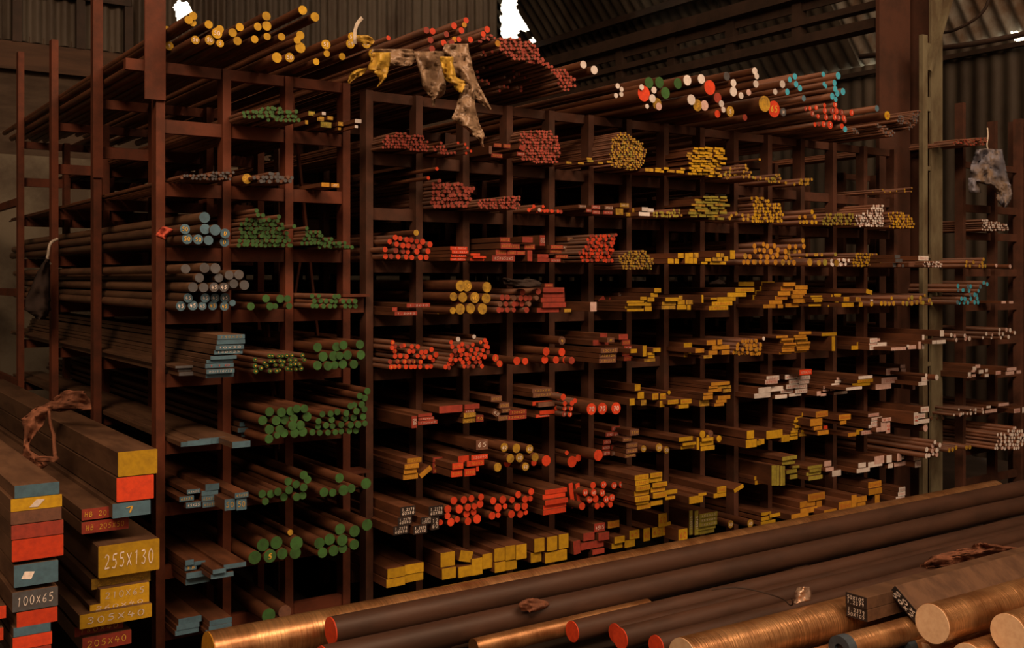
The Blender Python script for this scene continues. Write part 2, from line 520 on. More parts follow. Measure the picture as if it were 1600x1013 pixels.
for q in (1456, 1465, 1474):
    p = atY(q, 654, 4.445) - Vector(colm.location)
    link_mesh('bolt', rod_mesh('steel_grey', 6), colm, p, (0, 0, 0), (.013, .02, .013))

col2 = empty('steel_stanchion', (7.93, 4.40, 0))
tag(col2, 'broad brown steel stanchion at the right edge behind the far rack', 'column')
cpart('flange', (7.90, 4.40, 0), (8.06, 4.42, 2.95), 'plate_rust', col2)
cpart('web', (7.97, 4.42, 0), (7.985, 4.62, 2.95), 'plate_rust', col2)

# ---------------------------------------------------------------- stock: bars on the racks
ORD = ['top', 'first', 'second', 'third', 'fourth', 'fifth', 'sixth', 'seventh', 'eighth', 'ninth', 'tenth', 'eleventh', 'twelfth', 'thirteenth', 'fourteenth']
RACKNAME = {'L': 'narrow left rack', 'M': 'long rack', 'F': 'far right rack'}
VIEW = [0, 0, 1]
BUNDLES = []

def view(ox, oy, s):
    VIEW[:] = [ox, oy, s]

def px(x, y):
    return VIEW[0] + x / VIEW[2], VIEW[1] + y / VIEW[2]

def parse(data):
    out = []
    for tok in data.split():
        txt, tcol, tilt = None, 'w', 0.0
        if ':' in tok:
            tok, txt = tok.split(':')
            if '/' in txt and txt[-2] == '/': txt, tcol = txt[:-2], txt[-1]
        if '@' in tok:
            tok, a = tok.split('@'); tilt = float(a)
        out.append(([float(q) for q in tok.split(',')], txt, tcol, tilt))
    return out

def rd(rack, row, color, data, prot=None, steel='steel_brown'):
    items = []
    for n, txt, tcol, tilt in parse(data):
        cx, cy = px(n[0], n[1]); d = n[2] / VIEW[2]
        items.append((cx, cy, d, d, txt, tcol, tilt))
    BUNDLES.append(dict(rack=rack, row=row, shape='round', color=color, items=items, prot=prot, steel=steel))

def fl(rack, row, color, data, prot=None, steel='steel_brown'):
    items = []
    for n, txt, tcol, tilt in parse(data):
        x0, y0 = px(n[0], n[1]); x1, y1 = px(n[2], n[3])
        items.append(((x0 + x1) / 2, (y0 + y1) / 2, x1 - x0, y1 - y0, txt, tcol, tilt))
    BUNDLES.append(dict(rack=rack, row=row, shape='flat', color=color, items=items, prot=prot, steel=steel))

def pk(rack, row, color, poly, d, dens=1.0, prot=None, flat=None, mixed=None, steel='steel_brown', minor=None):
    """fill an outline with close-packed rod ends"""
    v = [float(q) for q in poly.replace(',', ' ').split()]
    pts = [px(v[i], v[i + 1]) for i in range(0, len(v), 2)]
    d = d / VIEW[2]
    rnd = random.Random(len(BUNDLES) * 13 + 5)
    xs = [p[0] for p in pts]; ys = [p[1] for p in pts]
    wx = d if flat is None else flat / VIEW[2]
    ax = max(.62, RX - (sum(xs) / len(xs) - CX) / FPX * FX)     # foreshortening of the end plane
    stepx = wx * ax * 1.04 if flat is None else wx * 1.05
    stepy = d * (.90 if flat is None else 1.06)
    items, r = [], 0
    y = max(ys) - d / 2
    while y > min(ys):
        x = min(xs) + (stepx / 2 if r % 2 else 0) + rnd.uniform(-.2, .2) * stepx
        while x < max(xs):
            jx, jy = rnd.uniform(-.16, .16) * d, rnd.uniform(-.14, .14) * d
            if inside((x + jx, y + jy), pts) and rnd.random() < dens:
                items.append((x + jx, y + jy, wx * (1 if flat is None else rnd.uniform(.85, 1.1)), d * rnd.uniform(.86, 1.02), None, 'w', 0.0))
            x += stepx
        y -= stepy; r += 1
    BUNDLES.append(dict(rack=rack, row=row, shape='round' if flat is None else 'flat', color=color, items=items, prot=prot, steel=steel,
                        stuff=d < 6.3, minor=minor))

# ======== narrow left rack ========
view(230, 0, 4.2216)
rd('L', 0, 'yellow', "130,197,52 149,300,60:9/w", -.03)
rd('L', 0, 'yellow', "268,178,56 298,150,56 300,192,50 407,203,56 478,235,54 456,263,72:50/w 414,305,66:50/w 316,307,58:50/w 474,332,52:5/w 568,255,58 611,220,56 594,312,58 730,216,54 786,213,64 780,150,60 1019,110,62 1099,155,62 712,298,52 788,283,50 880,286,52 1010,272,58 986,306,50 1009,354,72 1184,331,66:53/w 1350,283,62:52/w 1332,331,62:59/w 1441,325,70:56/w 1484,398,70:56/w 1185,393,46 1283,413,48 938,420,64:50/w 852,422,70 1106,450,46", .22)
pk('L', 1, 'green', "640,740 820,708 985,730 1003,770 1003,808 760,792 640,775", 28)
fl('L', 1, 'gold', "1142,805,1215,842:45X12/y 1125,768,1172,798:X/y 1185,768,1222,792 1255,805,1288,832:5/y 1060,735,1102,765:8/y 1036,795,1056,822 1335,835,1352,852 1260,838,1280,858")
fl('L', 1, 'white', "1150,748,1175,768 1370,795,1412,820 1360,838,1380,855")
view(230, 230, 4.2216)
pk('L', 2, 'grey', "130,195 240,188 410,178 470,148 570,168 545,212 420,217 330,208", 21)
rd('L', 2, 'brown', "230,157,20 400,142,24")
rd('L', 2, 'gold', "656,200,68:50/y")
pk('L', 2, 'grey', "690,215 740,198 860,182 960,212 967,258 700,242", 28)
fl('L', 2, 'orange', "1155,238,1208,265:7/y 1212,243,1265,270:5/w")
rd('L', 3, 'blue', "380,460,74 384,536,70 442,543,74 510,566,66:D/y 514,622,64:D/y 401,611,64 332,605,68:50/y 259,601,72:50/y 242,537,68:50/y", None, 'steel_grey')
pk('L', 3, 'green', "610,520 640,480 720,465 830,478 900,490 950,590 957,662 600,657 600,580", 30)
rd('L', 3, 'green', "728,418,30 735,447,30 768,450,30 873,459,30 967,523,30")
pk('L', 3, 'green', "1010,655 1045,550 1130,578 1240,628 1365,660 1365,688 1020,670", 27)
rd('L', 4, 'grey', "254,803,64 380,797,68 449,800,70 345,863,62 478,863,60 536,845,62 602,842,66 300,925,66 368,927,64 443,925,64:45/w 505,925,62:45/w 566,902,66 637,911,66 566,902,60", None, 'steel_grey')
view(230, 450, 4.2216)
rd('L', 4, 'blue', "265,62,62:45/w 377,62,62:45/w 452,62,62:45/w 518,62,66:45/w 224,116,66:45/w 298,112,66:45/w 360,116,56:45/w 437,114,62:45/y 513,118,60:45/y 560,95,44", None, 'steel_grey')
rd('L', 4, 'green', "788,70,54 880,72,56 930,72,50 680,122,54 806,122,52 928,120,44 850,122,40")
rd('L', 4, 'green', "1095,64,34 1130,62,30 1236,66,34 1270,66,34 1108,97,34 1150,95,34 1183,97,34 1214,97,30 1248,98,32 1288,98,32 1328,97,34 1365,97,34 1090,128,34 1124,130,32 1160,130,34 1200,130,34 1242,130,30 1303,130,34 1340,130,30 1378,130,34")
fl('L', 5, 'blue', "465,290,648,319:130X20/y 458,322,648,352 445,358,636,387:10X30/w 440,389,632,418:130X25/w 415,428,592,452 395,455,575,476 385,480,577,508:110/r 383,515,572,544:D3/110/12/w 390,546,578,573", None, 'steel_grey')
fl('L', 5, 'grey', "205,553,345,578 200,533,340,549 180,513,300,529 300,482,378,506", None, 'steel_grey')
rd('L', 5, 'green', "715,487,30 803,460,30 828,462,30 862,463,28 890,463,28 923,460,30 950,458,28 1023,458,32 710,527,34 749,542,32 771,507,28 795,527,30 812,497,28 840,498,28 873,495,30 900,500,28 943,490,32 978,490,30 1030,487,28 850,523,28 885,523,30 945,520,30 970,515,28 1005,518,30 711,563,34 815,563,30 850,560,32 880,555,28 925,547,32 955,550,32 988,550,30 1021,546,32", None)
BUNDLES[-1]['dot'] = True
rd('L', 5, 'green', "1127,405,62 1253,402,62 1294,390,60 1406,386,60 1163,466,66 1230,462,66 1268,460,54 1320,455,62 1408,454,62 1121,524,62 1186,526,62 1236,522,56 1293,516,62 1362,516,60")
fl('L', 6, 'blue', "613,908,730,937 592,945,700,974 625,980,695,1005", None, 'steel_grey')
fl('L', 6, 'blue', "215,958,332,988", None, 'steel_grey')
rd('L', 6, 'green', "812,818,62 884,820,64 945,812,60 980,795,56 1030,795,56 1056,850,62 762,875,64 852,875,64 916,873,62 965,862,56 810,935,64 875,935,62 950,905,62 1010,905,62 905,958,58 965,955,62 1027,950,62 797,995,60 850,970,44")
rd('L', 6, 'green', "1153,820,42 1210,818,44 1260,808,44 1305,812,44 1333,765,44 1372,762,42 1415,757,46 1398,700,44 1440,715,44 1455,670,46 1375,800,46 1430,788,44 1427,838,46 1365,845,46 1315,850,44 1125,865,42 1220,858,44 1175,893,44 1128,903,40 1225,900,40 1280,890,44 1335,890,44 1385,887,48 1428,880,40 1092,940,44 1135,942,40 1185,940,40 1234,938,40 1285,935,40 1335,932,40 1380,930,42", .26)
view(230, 670, 2.954)
fl('L', 6, 'blue', "180,48,290,72", None, 'steel_grey')
fl('L', 6, 'blue', "237,76,360,105", None, 'steel_grey')
fl('L', 6, 'blue', "395,64,480,93", None, 'steel_grey')
fl('L', 7, 'blue', "267,263,332,293 250,293,328,316 185,290,248,310:65X20/w 150,322,218,345:65X25/y 250,318,320,343:65X25/y 177,347,247,373:65X25/w 253,345,320,370:65X25/y", None, 'steel_brown')
fl('L', 7, 'blue', "400,293,463,317:65X30/y 358,325,408,378:50/y 410,320,457,375:50/y", None, 'steel_brown')
rd('L', 7, 'green', "534,301,38 574,301,38 600,288,38 653,243,38 683,254,38 718,211,40 735,232,38 651,280,38 718,268,38 545,334,34 635,316,38 685,312,38 720,308,36")
rd('L', 7, 'green', "901,286,50 1008,257,52 888,232,44 814,297,44 942,280,42 858,300,38")
fl('L', 8, 'blue', "355,622,460,643 300,645,362,665 295,667,402,688")
fl('L', 8, 'blue', "175,605,214,630 216,612,270,630 175,632,230,655:35/y 175,656,288,683 180,685,292,718")
rd('L', 8, 'green', "534,552,60 599,543,60 685,542,64 492,608,62 564,602,62:5/y 622,592,52 680,587,56")
rd('L', 8, 'gold', "657,478,28")
rd('L', 8, 'green', "790,527,52 841,511,54 898,514,54 889,464,52 960,475,54 1013,444,54 803,570,48 858,562,50 904,554,44 950,533,48")
fl('L', 9, 'blue', "140,888,248,917 130,918,237,941 124,942,235,965")
fl('L', 9, 'blue', "285,888,390,912 280,913,388,932 270,933,380,950")
rd('L', 9, 'green', "557,854,66")
rd('L', 9, 'brown', "634,847,64")

# ======== top deck of the long rack ========
view(540, 0, 3.895)
rd('M', 0, 'red', "488,185,42 530,190,40 733,124,38 660,157,42 615,208,38 697,188,40 517,243,40 600,260,40 645,258,38 534,295,42 762,240,38 830,210,36 865,178,42 258,232,30 690,240,34", .3)
rd('M', 0, 'orange', "668,238,36 922,266,40 722,152,34", .3)
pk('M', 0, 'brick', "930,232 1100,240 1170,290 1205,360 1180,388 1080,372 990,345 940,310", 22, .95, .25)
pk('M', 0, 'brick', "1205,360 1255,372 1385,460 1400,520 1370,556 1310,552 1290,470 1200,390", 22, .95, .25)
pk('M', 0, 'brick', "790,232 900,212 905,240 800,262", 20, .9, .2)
pk('M', 0, 'dull_red', "775,400 1180,440 1180,545 900,562 800,500", 22, .16, .08)
pk('M', 0, 'dull_red', "790,320 930,300 940,345 800,345", 20, .5, .2)
view(900, 0, 3.895)
rd('M', 0, 'white', "50,420,48 106,455,54 668,517,66 761,507,60 698,634,66 245,553,34 280,571,32 248,608,32 281,600,32 481,574,42 1080,459,46 1090,490,40 1089,537,46 963,530,48 961,582,60 1009,606,42 1255,537,48 1218,582,38 881,658,42 886,695,36 457,628,52 428,675,30 390,560,36", .3)
rd('M', 0, 'pink', "503,668,48 790,660,64 1045,582,40", .3)
rd('M', 0, 'green', "447,503,70 508,502,70 626,507,68 543,566,72", .3)
rd('M', 0, 'red', "410,608,98 806,570,92 866,728,48 1210,697,104:65/y", .3)
rd('M', 0, 'dull_red', "866,617,64 1025,738,40", .3)
rd('M', 0, 'gold', "497,630,72 746,640,74:5/y 940,678,66:5/w 1145,633,100", .3)
rd('M', 0, 'grey', "925,463,54 1266,682,52:H/w", .3)
view(1200, 0, 3.895)
rd('M', 0, 'turquoise', "136,484,36 167,465,40 172,512,40 197,537,40 337,452,34 436,459,46 401,505,38 334,513,30 361,523,28 404,542,40 422,568,42 449,559,44 387,586,42 408,606,34 210,600,38 670,659,40 471,787,38 112,560,40", .3)
rd('M', 0, 'red', "228,662,28:1/w 258,660,28:1/w 290,656,32:5/w 265,692,36:5/w 303,708,30:1/w 336,675,38:5/w 352,640,28 410,637,38:5/w 386,675,44:5/w 412,677,40:5/w 441,685,38:5/w 361,712,38:5/w 398,714,40:5/w 428,718,38:5/w 454,720,38:5/w 477,732,36:5/w 502,687,40:5/w 283,758,28 312,755,28 345,755,38:5/w 383,760,50:5/w 456,768,36", .3)
rd('M', 0, 'yellow', "730,703,54:X/r", .3)
pk('M', 0, 'grey', "785,703 830,703 838,757 790,747", 15, .9, .3)
pk('M', 0, 'grey', "640,742 770,790 770,832 720,832", 15, .8, .3)
pk('M', 0, 'grey', "515,783 562,788 556,817 518,812", 14, .9, .3)
pk('M', 0, 'grey', "838,765 905,668 922,670 922,735 860,795", 14, .7, .3)

# ======== long rack, first shelf ========
view(570, 190, 4.603)
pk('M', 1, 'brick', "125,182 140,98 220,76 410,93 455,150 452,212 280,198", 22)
rd('M', 1, 'dull_red', "545,155,24")
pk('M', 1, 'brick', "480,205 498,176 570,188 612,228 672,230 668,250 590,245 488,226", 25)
rd('M', 1, 'red', "662,182,22 728,187,22 733,217,22 736,252,22 757,240,22")
fl('M', 1, 'dull_red', "935,172,990,200:50X10/y 993,178,1045,208:50X10/y 915,245,997,275:50X10/y 890,190,913,250 1108,186,1150,224@-20 1088,236,1140,264:50X12/w")
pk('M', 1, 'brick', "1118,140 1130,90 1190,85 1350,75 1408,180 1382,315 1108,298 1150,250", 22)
view(870, 190, 4.603)
fl('M', 1, 'gold', "65,305,103,321:45X6/y 145,310,188,326:50X6/y 220,275,258,291:50X6/y 225,291,270,306:50X6/y 295,305,333,321:45X6/y 360,297,398,314:45X6/y")
pk('M', 1, 'gold', "395,130 450,85 500,85 560,130 610,150 655,205 630,270 612,335 540,354 395,325 385,200", 17)
fl('M', 1, 'yellow', "630,342,690,367 700,340,743,353 696,355,733,371 770,335,805,352 800,352,855,370 860,357,918,377 893,338,925,355 738,356,775,372")
pk('M', 1, 'yellow', "950,205 1010,172 1200,180 1212,260 1192,300 1165,350 1180,393 958,375 955,280", 17, 1, None, 36)
pk('M', 1, 'gold', "1180,376 1240,328 1370,302 1405,370 1405,410 1200,398", 25)
rd('M', 1, 'gold', "1425,408,24 1448,410,22 1455,268,20")
view(1160, 170, 4.222)
rd('M', 1, 'gold', "60,425,20 30,395,20 15,420,22 5,455,22 38,456,22 62,459,22 90,461,22 118,463,24 148,468,20")
pk('M', 1, 'gold', "165,478 180,440 250,428 254,480 200,490", 23)
rd('M', 1, 'gold', "283,478,22")
pk('M', 1, 'gold', "335,485 390,455 455,452 456,496 340,498", 26)
rd('M', 1, 'gold', "855,518,12 930,500,14 945,515,12 980,515,12 1025,510,14 1060,500,16 1065,515,14 1105,514,12 1120,490,12")

# second shelf
view(570, 190, 4.603)
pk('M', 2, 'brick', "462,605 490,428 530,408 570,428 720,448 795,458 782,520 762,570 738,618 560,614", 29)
rd('M', 2, 'red', "520,340,28 465,405,28")
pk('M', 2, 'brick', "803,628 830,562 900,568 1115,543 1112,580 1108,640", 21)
rd('M', 2, 'red', "1170,632,30 1197,630,30 1225,605,30 1285,607,26 1240,635,30 1262,635,28 1285,640,26 1310,638,28 1335,640,28 1360,640,26 1385,642,26 1405,645,28")
rd('M', 2, 'pink', "1250,607,28")
view(870, 190, 4.603)
fl('M', 2, 'dull_red', "160,597,216,622:50X10/w 258,600,322,630:65X12/w 218,626,256,652:65X12/w 350,605,412,635:65X12/w 262,638,318,665:65X12/w 338,642,405,668:65X12/w")
fl('M', 2, 'gold', "412,622,465,668 458,583,520,612:50X10/w 535,622,595,650:50X10/y 500,652,563,678:50X10/y")
fl('M', 2, 'white', "600,622,645,650 646,630,692,655 583,657,662,685")
pk('M', 2, 'olive', "675,686 700,660 880,648 898,702 690,698", 23)
pk('M', 2, 'olive', "975,575 1080,543 1235,555 1202,690 1195,716 955,702 965,630", 18, 1, None, 54)
rd('M', 2, 'gold', "1238,697,30 1258,678,26 1282,665,30 1327,675,28 1335,706,30 1375,706,30 1385,677,26")
view(1160, 170, 4.222)
pk('M', 2, 'yellow', "62,590 140,588 200,625 265,625 272,756 58,752", 24)
rd('M', 2, 'yellow', "380,712,30 455,678,32 478,710,32 372,746,26 398,746,28 427,744,28 462,746,32 480,746,28")
rd('M', 2, 'orange', "415,713,28")
pk('M', 2, 'olive', "525,722 560,688 740,678 742,766 530,766", 22)
pk('M', 2, 'white', "752,700 830,668 850,628 937,630 922,720 942,774 762,770", 18)
pk('M', 2, 'yellow', "965,680 1010,658 1110,690 1144,775 980,775", 20)

# third shelf
view(570, 190, 4.603)
rd('M', 3, 'red', "218,822,42 188,850,40 258,829,36 300,838,42 342,838,42 380,850,36 425,852,46 465,872,44 225,870,40 268,880,42 313,880,42 357,888,40 402,887,40 140,908,40 225,915,42 278,922,36 318,925,36 380,922,44 450,920,42 155,957,40 195,958,38 245,960,38 290,962,38 343,965,40 403,965,42 440,965,40")
rd('M', 3, 'gold', "376,800,44")
fl('M', 3, 'red', "618,888,743,914:12.5X16/w 622,916,743,940:12.5X16/w 622,942,743,965:12.5X16/w 622,967,743,990:12.5X16/w")
fl('M', 3, 'red', "762,938,830,954 770,956,862,972 765,974,865,992")
fl('M', 3, 'dull_red', "975,828,1048,862:65X32/y 1125,825,1200,866 970,870,1045,910:65X32/y 1048,876,1122,912:65X32/y 1155,878,1230,915:65X32/y 950,918,1028,954:65X32/y 1030,923,1096,955:65X32/y 1098,925,1158,955:65X32/y 912,958,1080,1000:65X65X65/w 1162,922,1195,1000")
fl('M', 3, 'dull_red', "1250,818,1288,895:65X32/w")
fl('M', 3, 'dull_red', "1330,885,1418,914:65X25/y 1332,916,1415,944:65X25/y 1380,955,1470,980:65X25/y 1250,950,1328,976 1232,980,1318,1006 1335,982,1410,1008:65X20/w")
view(870, 190, 4.603)
fl('M', 3, 'brown', "70,833,150,860:65X20/y 45,893,128,918:65X20/w 130,893,205,918:65X20/w 47,925,130,952:65X20/w 50,962,140,986:65X20/y 48,988,135,1018:65X20/w")
pk('M', 3, 'red', "165,985 230,850 260,832 415,842 412,940 398,1045 168,1045", 28)
rd('M', 3, 'dull_red', "192,852,24 427,815,24")
pk('M', 3, 'gold', "450,975 520,930 630,928 690,985 692,1065 462,1060", 19)
view(870, 400, 4.603)
fl('M', 3, 'yellow', "788,15,819,52 820,15,851,52 852,15,883,52 870,-25,913,13 915,-25,945,52 955,-27,985,10 955,12,984,52 985,12,1012,52 986,-27,1020,10")
fl('M', 3, 'yellow', "1040,38,1085,56 1065,12,1110,36 1112,8,1180,34 1105,36,1222,58 1150,-25,1178,6 1205,0,1235,34 1245,-45,1280,20 1181,-22,1204,8")
rd('M', 3, 'orange', "1330,40,36 1380,40,38")
view(1160, 170, 4.222)
rd('M', 3, 'orange', "88,905,36 145,895,32 172,907,36 218,905,36 75,940,36 112,932,28 148,937,36 195,942,40 243,932,36 300,912,38 343,910,34 403,870,34 398,908,36 280,942,38 313,950,36 355,947,38 384,947,34 238,965,38 325,980,38 375,982,38 20,972,38 58,975,36 125,975,36 170,978,38 195,980,30 283,980,36")
view(1160, 400, 4.603)
rd('M', 3, 'orange', "18,42,38 45,42,40 75,42,38 103,42,38 130,42,36 160,42,38 188,42,36 235,44,42 288,44,44 375,46,42 335,46,36")
rd('M', 3, 'gold', "495,30,58 550,35,44 588,32,50 460,-20,28 515,-22,26 540,-22,26 568,-22,28 662,-25,30")
pk('M', 3, 'white', "625,25 760,18 752,66 628,68", 30)
rd('M', 3, 'gold', "668,18,52")
pk('M', 3, 'yellow', "788,40 820,-32 980,-12 992,74 795,74", 22)
fl('M', 3, 'grey', "1090,10,1140,36 1090,38,1114,69 1116,38,1140,69 1142,50,1158,70 1095,-20,1135,8 1205,36,1285,68")
fl('M', 3, 'white', "1258,0,1330,34:50X25/r")
pk('M', 3, 'white', "1303,80 1308,42 1432,42 1438,80", 16, .8)

# fourth shelf
view(570, 400, 4.603)
fl('M', 4, 'dull_red', "295,318,465,346:1.2080/w 205,347,240,374 205,376,370,404:1.2080/w 622,300,690,350")
fl('M', 4, 'gold', "515,362,620,408:90X30/y")
rd('M', 4, 'gold', "690,195,80 742,195,84:40/y 880,205,78 638,272,64 712,278,74 797,280,80:40/y 880,285,76 690,362,80 765,358,76 838,360,80 628,372,50")
rd('M', 4, 'dull_red', "1130,250,46 1245,245,46 985,288,44 1025,288,42 1072,292,42 1112,292,42 1155,292,42 1195,292,42 1232,292,36 965,335,42 1018,336,40 1068,337,42 1102,335,36 1140,335,42 1175,335,38 955,378,44 993,378,34 1028,378,40 1065,378,36 1160,378,44")
fl('M', 4, 'dull_red', "1275,215,1428,250 1280,251,1440,285 1265,286,1440,320 1268,322,1438,358 1238,360,1400,394 1290,186,1352,212:110X37/y")
fl('M', 4, 'gold', "1425,375,1475,400:65X25/y")
view(870, 400, 4.603)
fl('M', 4, 'pink', "243,332,288,400")
fl('M', 4, 'dull_red', "302,308,348,346@35 382,314,428,350@-15 350,340,372,400:6/y 390,364,497,400:65X65X65/w 450,274,503,316:65/w 455,320,503,352:65X25/y")
fl('M', 4, 'yellow', "690,230,740,262 672,265,725,295 650,296,700,328 636,331,686,360 626,363,678,396 600,292,646,318 505,320,632,338 505,340,632,358 500,360,624,377 500,379,624,397")
fl('M', 4, 'yellow', "772,304,868,332 875,290,903,320 760,335,862,360 760,362,862,390 870,322,923,355 925,322,977,355 868,357,935,392 938,358,965,395")
fl('M', 4, 'yellow', "1040,257,1052,315 1290,207,1427,238:155X25/r 1233,242,1370,272 1160,274,1295,302 1120,305,1270,335:155X25/r 1090,337,1230,367:155X25/r 1100,278,1146,292")
view(1160, 400, 4.603)
fl('M', 4, 'yellow', "-22,205,92,236 135,203,228,233:80X25/r 125,235,217,265:80X25/r 95,267,188,296:80X25/r 80,298,175,328 68,330,160,360:80X25/r 22,362,118,390")
fl('M', 4, 'orange', "287,203,377,230 285,233,375,264:80X25/r 250,267,340,297 238,299,328,329:80X25/r 190,332,285,360 145,362,235,388 250,362,287,388")
fl('M', 4, 'orange', "382,230,472,260 360,263,460,293 342,295,440,324 352,327,465,357 312,360,420,387")
fl('M', 4, 'yellow', "500,298,585,311 505,315,585,329 510,332,570,345 480,362,570,377 640,290,651,360 653,285,705,301 655,304,700,318 655,321,700,335 653,338,695,358 605,364,690,380")
fl('M', 4, 'yellow', "733,298,775,332:45/r 805,298,842,332:45/r 720,340,808,371 845,335,872,370 880,245,925,278@-12")
fl('M', 4, 'white', "928,282,946,330")
rd('M', 4, 'yellow', "920,348,38 990,345,36 1030,345,38 1055,347,34 1078,345,36 1068,307,28")
rd('M', 4, 'gold', "1160,342,36 1185,345,36 1210,343,36 1190,310,26 1225,302,38 1250,337,36 1290,305,38 1285,337,34 1310,340,34 1312,285,26 1355,325,40 1355,345,26")

# fifth shelf
view(570, 400, 4.603)
rd('M', 5, 'red', "200,607,36:5/y 190,645,36 225,672,36:5/y 180,745,36 225,637,34 257,632,34 287,630,32 342,637,34 382,638,36 320,672,38 357,672,36 415,680,38 448,677,36 488,660,38 520,697,42 227,708,36 263,705,38 298,708,38 375,705,34 425,712,36:8/y 465,714,38 495,735,34 245,745,36:7/y 285,745,38:5/y 323,745,36:7/y 362,745,36:5/y 400,748,36:5/y 182,783,38:8/y 218,783,36:8/y 257,782,36:8/y 293,783,36 328,783,34 362,783,34 397,783,34 445,783,36 475,780,34")
rd('M', 5, 'red', "622,600,34 825,600,30:5/y 862,587,34 883,607,34 707,615,34 778,618,32 620,632,34 680,632,34 738,630,32 815,652,36 860,627,34 890,637,32 640,663,34 675,660,34 708,655,34 765,657,34 845,658,30 893,672,34 630,695,36 663,692,34 697,690,34 732,688,34 765,690,32 798,682,32 830,690,32 610,725,36 645,727,34 695,722,34 740,718,36 778,715,36 815,712,34 860,705,36 605,755,36 638,755,32 715,748,36 757,748,34 800,742,34 834,742,34 575,777,36 608,785,30 715,775,30 747,775,30 782,775,30 838,772,34")
rd('M', 5, 'white', "675,600,36 788,582,32")
rd('M', 5, 'red', "943,717,54:8/y 960,757,50:5/y 1085,737,60 1145,739,52")
rd('M', 5, 'red', "1298,677,60 1298,738,58 1425,683,60 1370,738,54 1432,738,52")
rd('M', 5, 'brown', "1425,610,62:4/y")
view(870, 400, 4.603)
rd('M', 5, 'dull_red', "103,728,54")
fl('M', 5, 'dull_red', "310,568,362,606 450,575,515,614 475,617,533,653:65X25/y 475,657,535,692:65/w 475,695,540,730:65X25/y 475,733,543,765:65X25/y 258,615,370,655")
fl('M', 5, 'brown', "360,586,410,620:8/y 305,660,427,695:130X25/y 305,698,428,733:130X25/y 305,735,427,768:130X25/y")
fl('M', 5, 'yellow', "537,640,582,670 627,615,655,697 690,632,745,663 625,710,705,732 660,666,712,686 660,688,705,708")
fl('M', 5, 'orange', "558,700,620,740")
fl('M', 5, 'yellow', "915,645,973,693 920,700,970,748")
fl('M', 5, 'orange', "1075,605,1143,642 1145,600,1180,637 1115,640,1243,673 995,665,1060,697 1085,680,1152,711 1175,676,1233,709 1045,713,1110,736")
pk('M', 5, 'orange', "1252,700 1300,618 1420,588 1475,635 1475,702 1265,712", 32)
view(1160, 400, 4.603)
pk('M', 5, 'orange', "12,700 22,622 90,588 142,618 148,702", 32)
rd('M', 5, 'white', "150,595,28")
fl('M', 5, 'orange', "240,567,325,584 278,587,370,602 282,603,378,618 285,619,378,634:80X10/r 288,635,380,650 285,651,378,667:80X10/r 278,668,370,684 273,685,362,702")
fl('M', 5, 'orange', "365,570,455,586 372,587,465,602 385,603,480,618 388,619,485,634 388,635,488,650 388,651,485,666 385,667,475,681 383,682,470,698 395,545,488,566")
fl('M', 5, 'yellow', "580,555,688,579 632,581,655,688")
fl('M', 5, 'yellow', "825,630,905,652 785,655,900,684")
fl('M', 5, 'white', "910,590,966,624:50X25/r 968,593,995,614 908,640,966,676:65X25/r 970,622,1040,650 908,626,966,639")
fl('M', 5, 'pink', "1060,625,1172,648 1178,608,1195,628 1200,612,1260,642 1268,585,1289,642 1291,535,1307,642")
fl('M', 5, 'white', "1425,535,1450,580 1365,608,1392,634 1405,605,1470,632")

# sixth shelf
view(570, 590, 5)
fl('M', 6, 'dull_red', "360,285,402,380:70X50/w 415,295,540,318:130X60/w 405,320,560,350:130X60/w 420,268,530,292")
fl('M', 6, 'dull_red', "585,225,770,282 772,212,890,250 775,253,858,284:65X25/w 865,300,922,352:50/y")
fl('M', 6, 'gold', "765,286,860,322:80X20/y 765,326,862,366:80X20/y")
fl('M', 6, 'brown', "975,155,1060,197:65X25/y 1050,210,1130,250:65X25/y 1065,254,1132,285:65X15/y 1000,268,1060,318@-35:65/w 1030,308,1108,346:65X35/y")
fl('M', 6, 'dull_red', "1135,240,1270,277:130X25/y 1113,280,1273,317:130X25/y")
fl('M', 6, 'brown', "1315,85,1470,118:105X20/y 1315,120,1470,153:105X20/y 1345,190,1475,226")
fl('M', 6, 'red', "1310,157,1472,188 1355,228,1480,258 1330,260,1440,282:130X25/w")
rd('M', 6, 'red', "1500,100,48 1505,150,48 1493,200,48 1508,240,44")
view(870, 590, 5)
rd('M', 6, 'red', "40,100,52 108,147,44 55,150,40 68,190,44:5/w 107,190,42:6/w 62,235,44:8/w 107,237,44:5/w 140,130,42")
rd('M', 6, 'red', "272,213,94:70/w 352,208,94:70/w 462,207,96:70/w")
fl('M', 6, 'yellow', "605,70,650,122 640,130,690,187 752,142,800,193:50/r 813,142,860,190:50/r 560,180,600,235 650,192,690,235 800,198,840,248 890,198,942,248:50/r")
fl('M', 6, 'yellow', "870,147,953,181:80X25/r 962,141,1047,177:80X25/r 945,183,1025,212")
rd('M', 6, 'yellow', "875,118,32")
fl('M', 6, 'orange', "1205,0,1355,27 1265,30,1372,53 1190,33,1262,52 1190,54,1298,80 1300,56,1365,82 1140,84,1215,102 1265,108,1365,138 1130,105,1210,137 1125,140,1203,192 1250,140,1335,165 1232,167,1310,190")
view(1160, 400, 4.603)
fl('M', 6, 'white', "170,848,262,885:105X20/r 105,930,195,970 200,925,298,960 72,972,190,1006 235,985,320,1012")
fl('M', 6, 'pink', "170,890,262,922:65X20/r")
fl('M', 6, 'white', "300,850,388,884:65X20/r 390,860,482,888:65X20/r 332,887,406,917:65X20/r 407,890,480,917:65X20/r 302,920,386,951:65X20/r 387,920,472,951:65X20/r 280,954,368,985:65X20/r 369,954,455,984:65X20/r 330,986,418,1006")
fl('M', 6, 'red', "418,818,507,856:65X20/w")
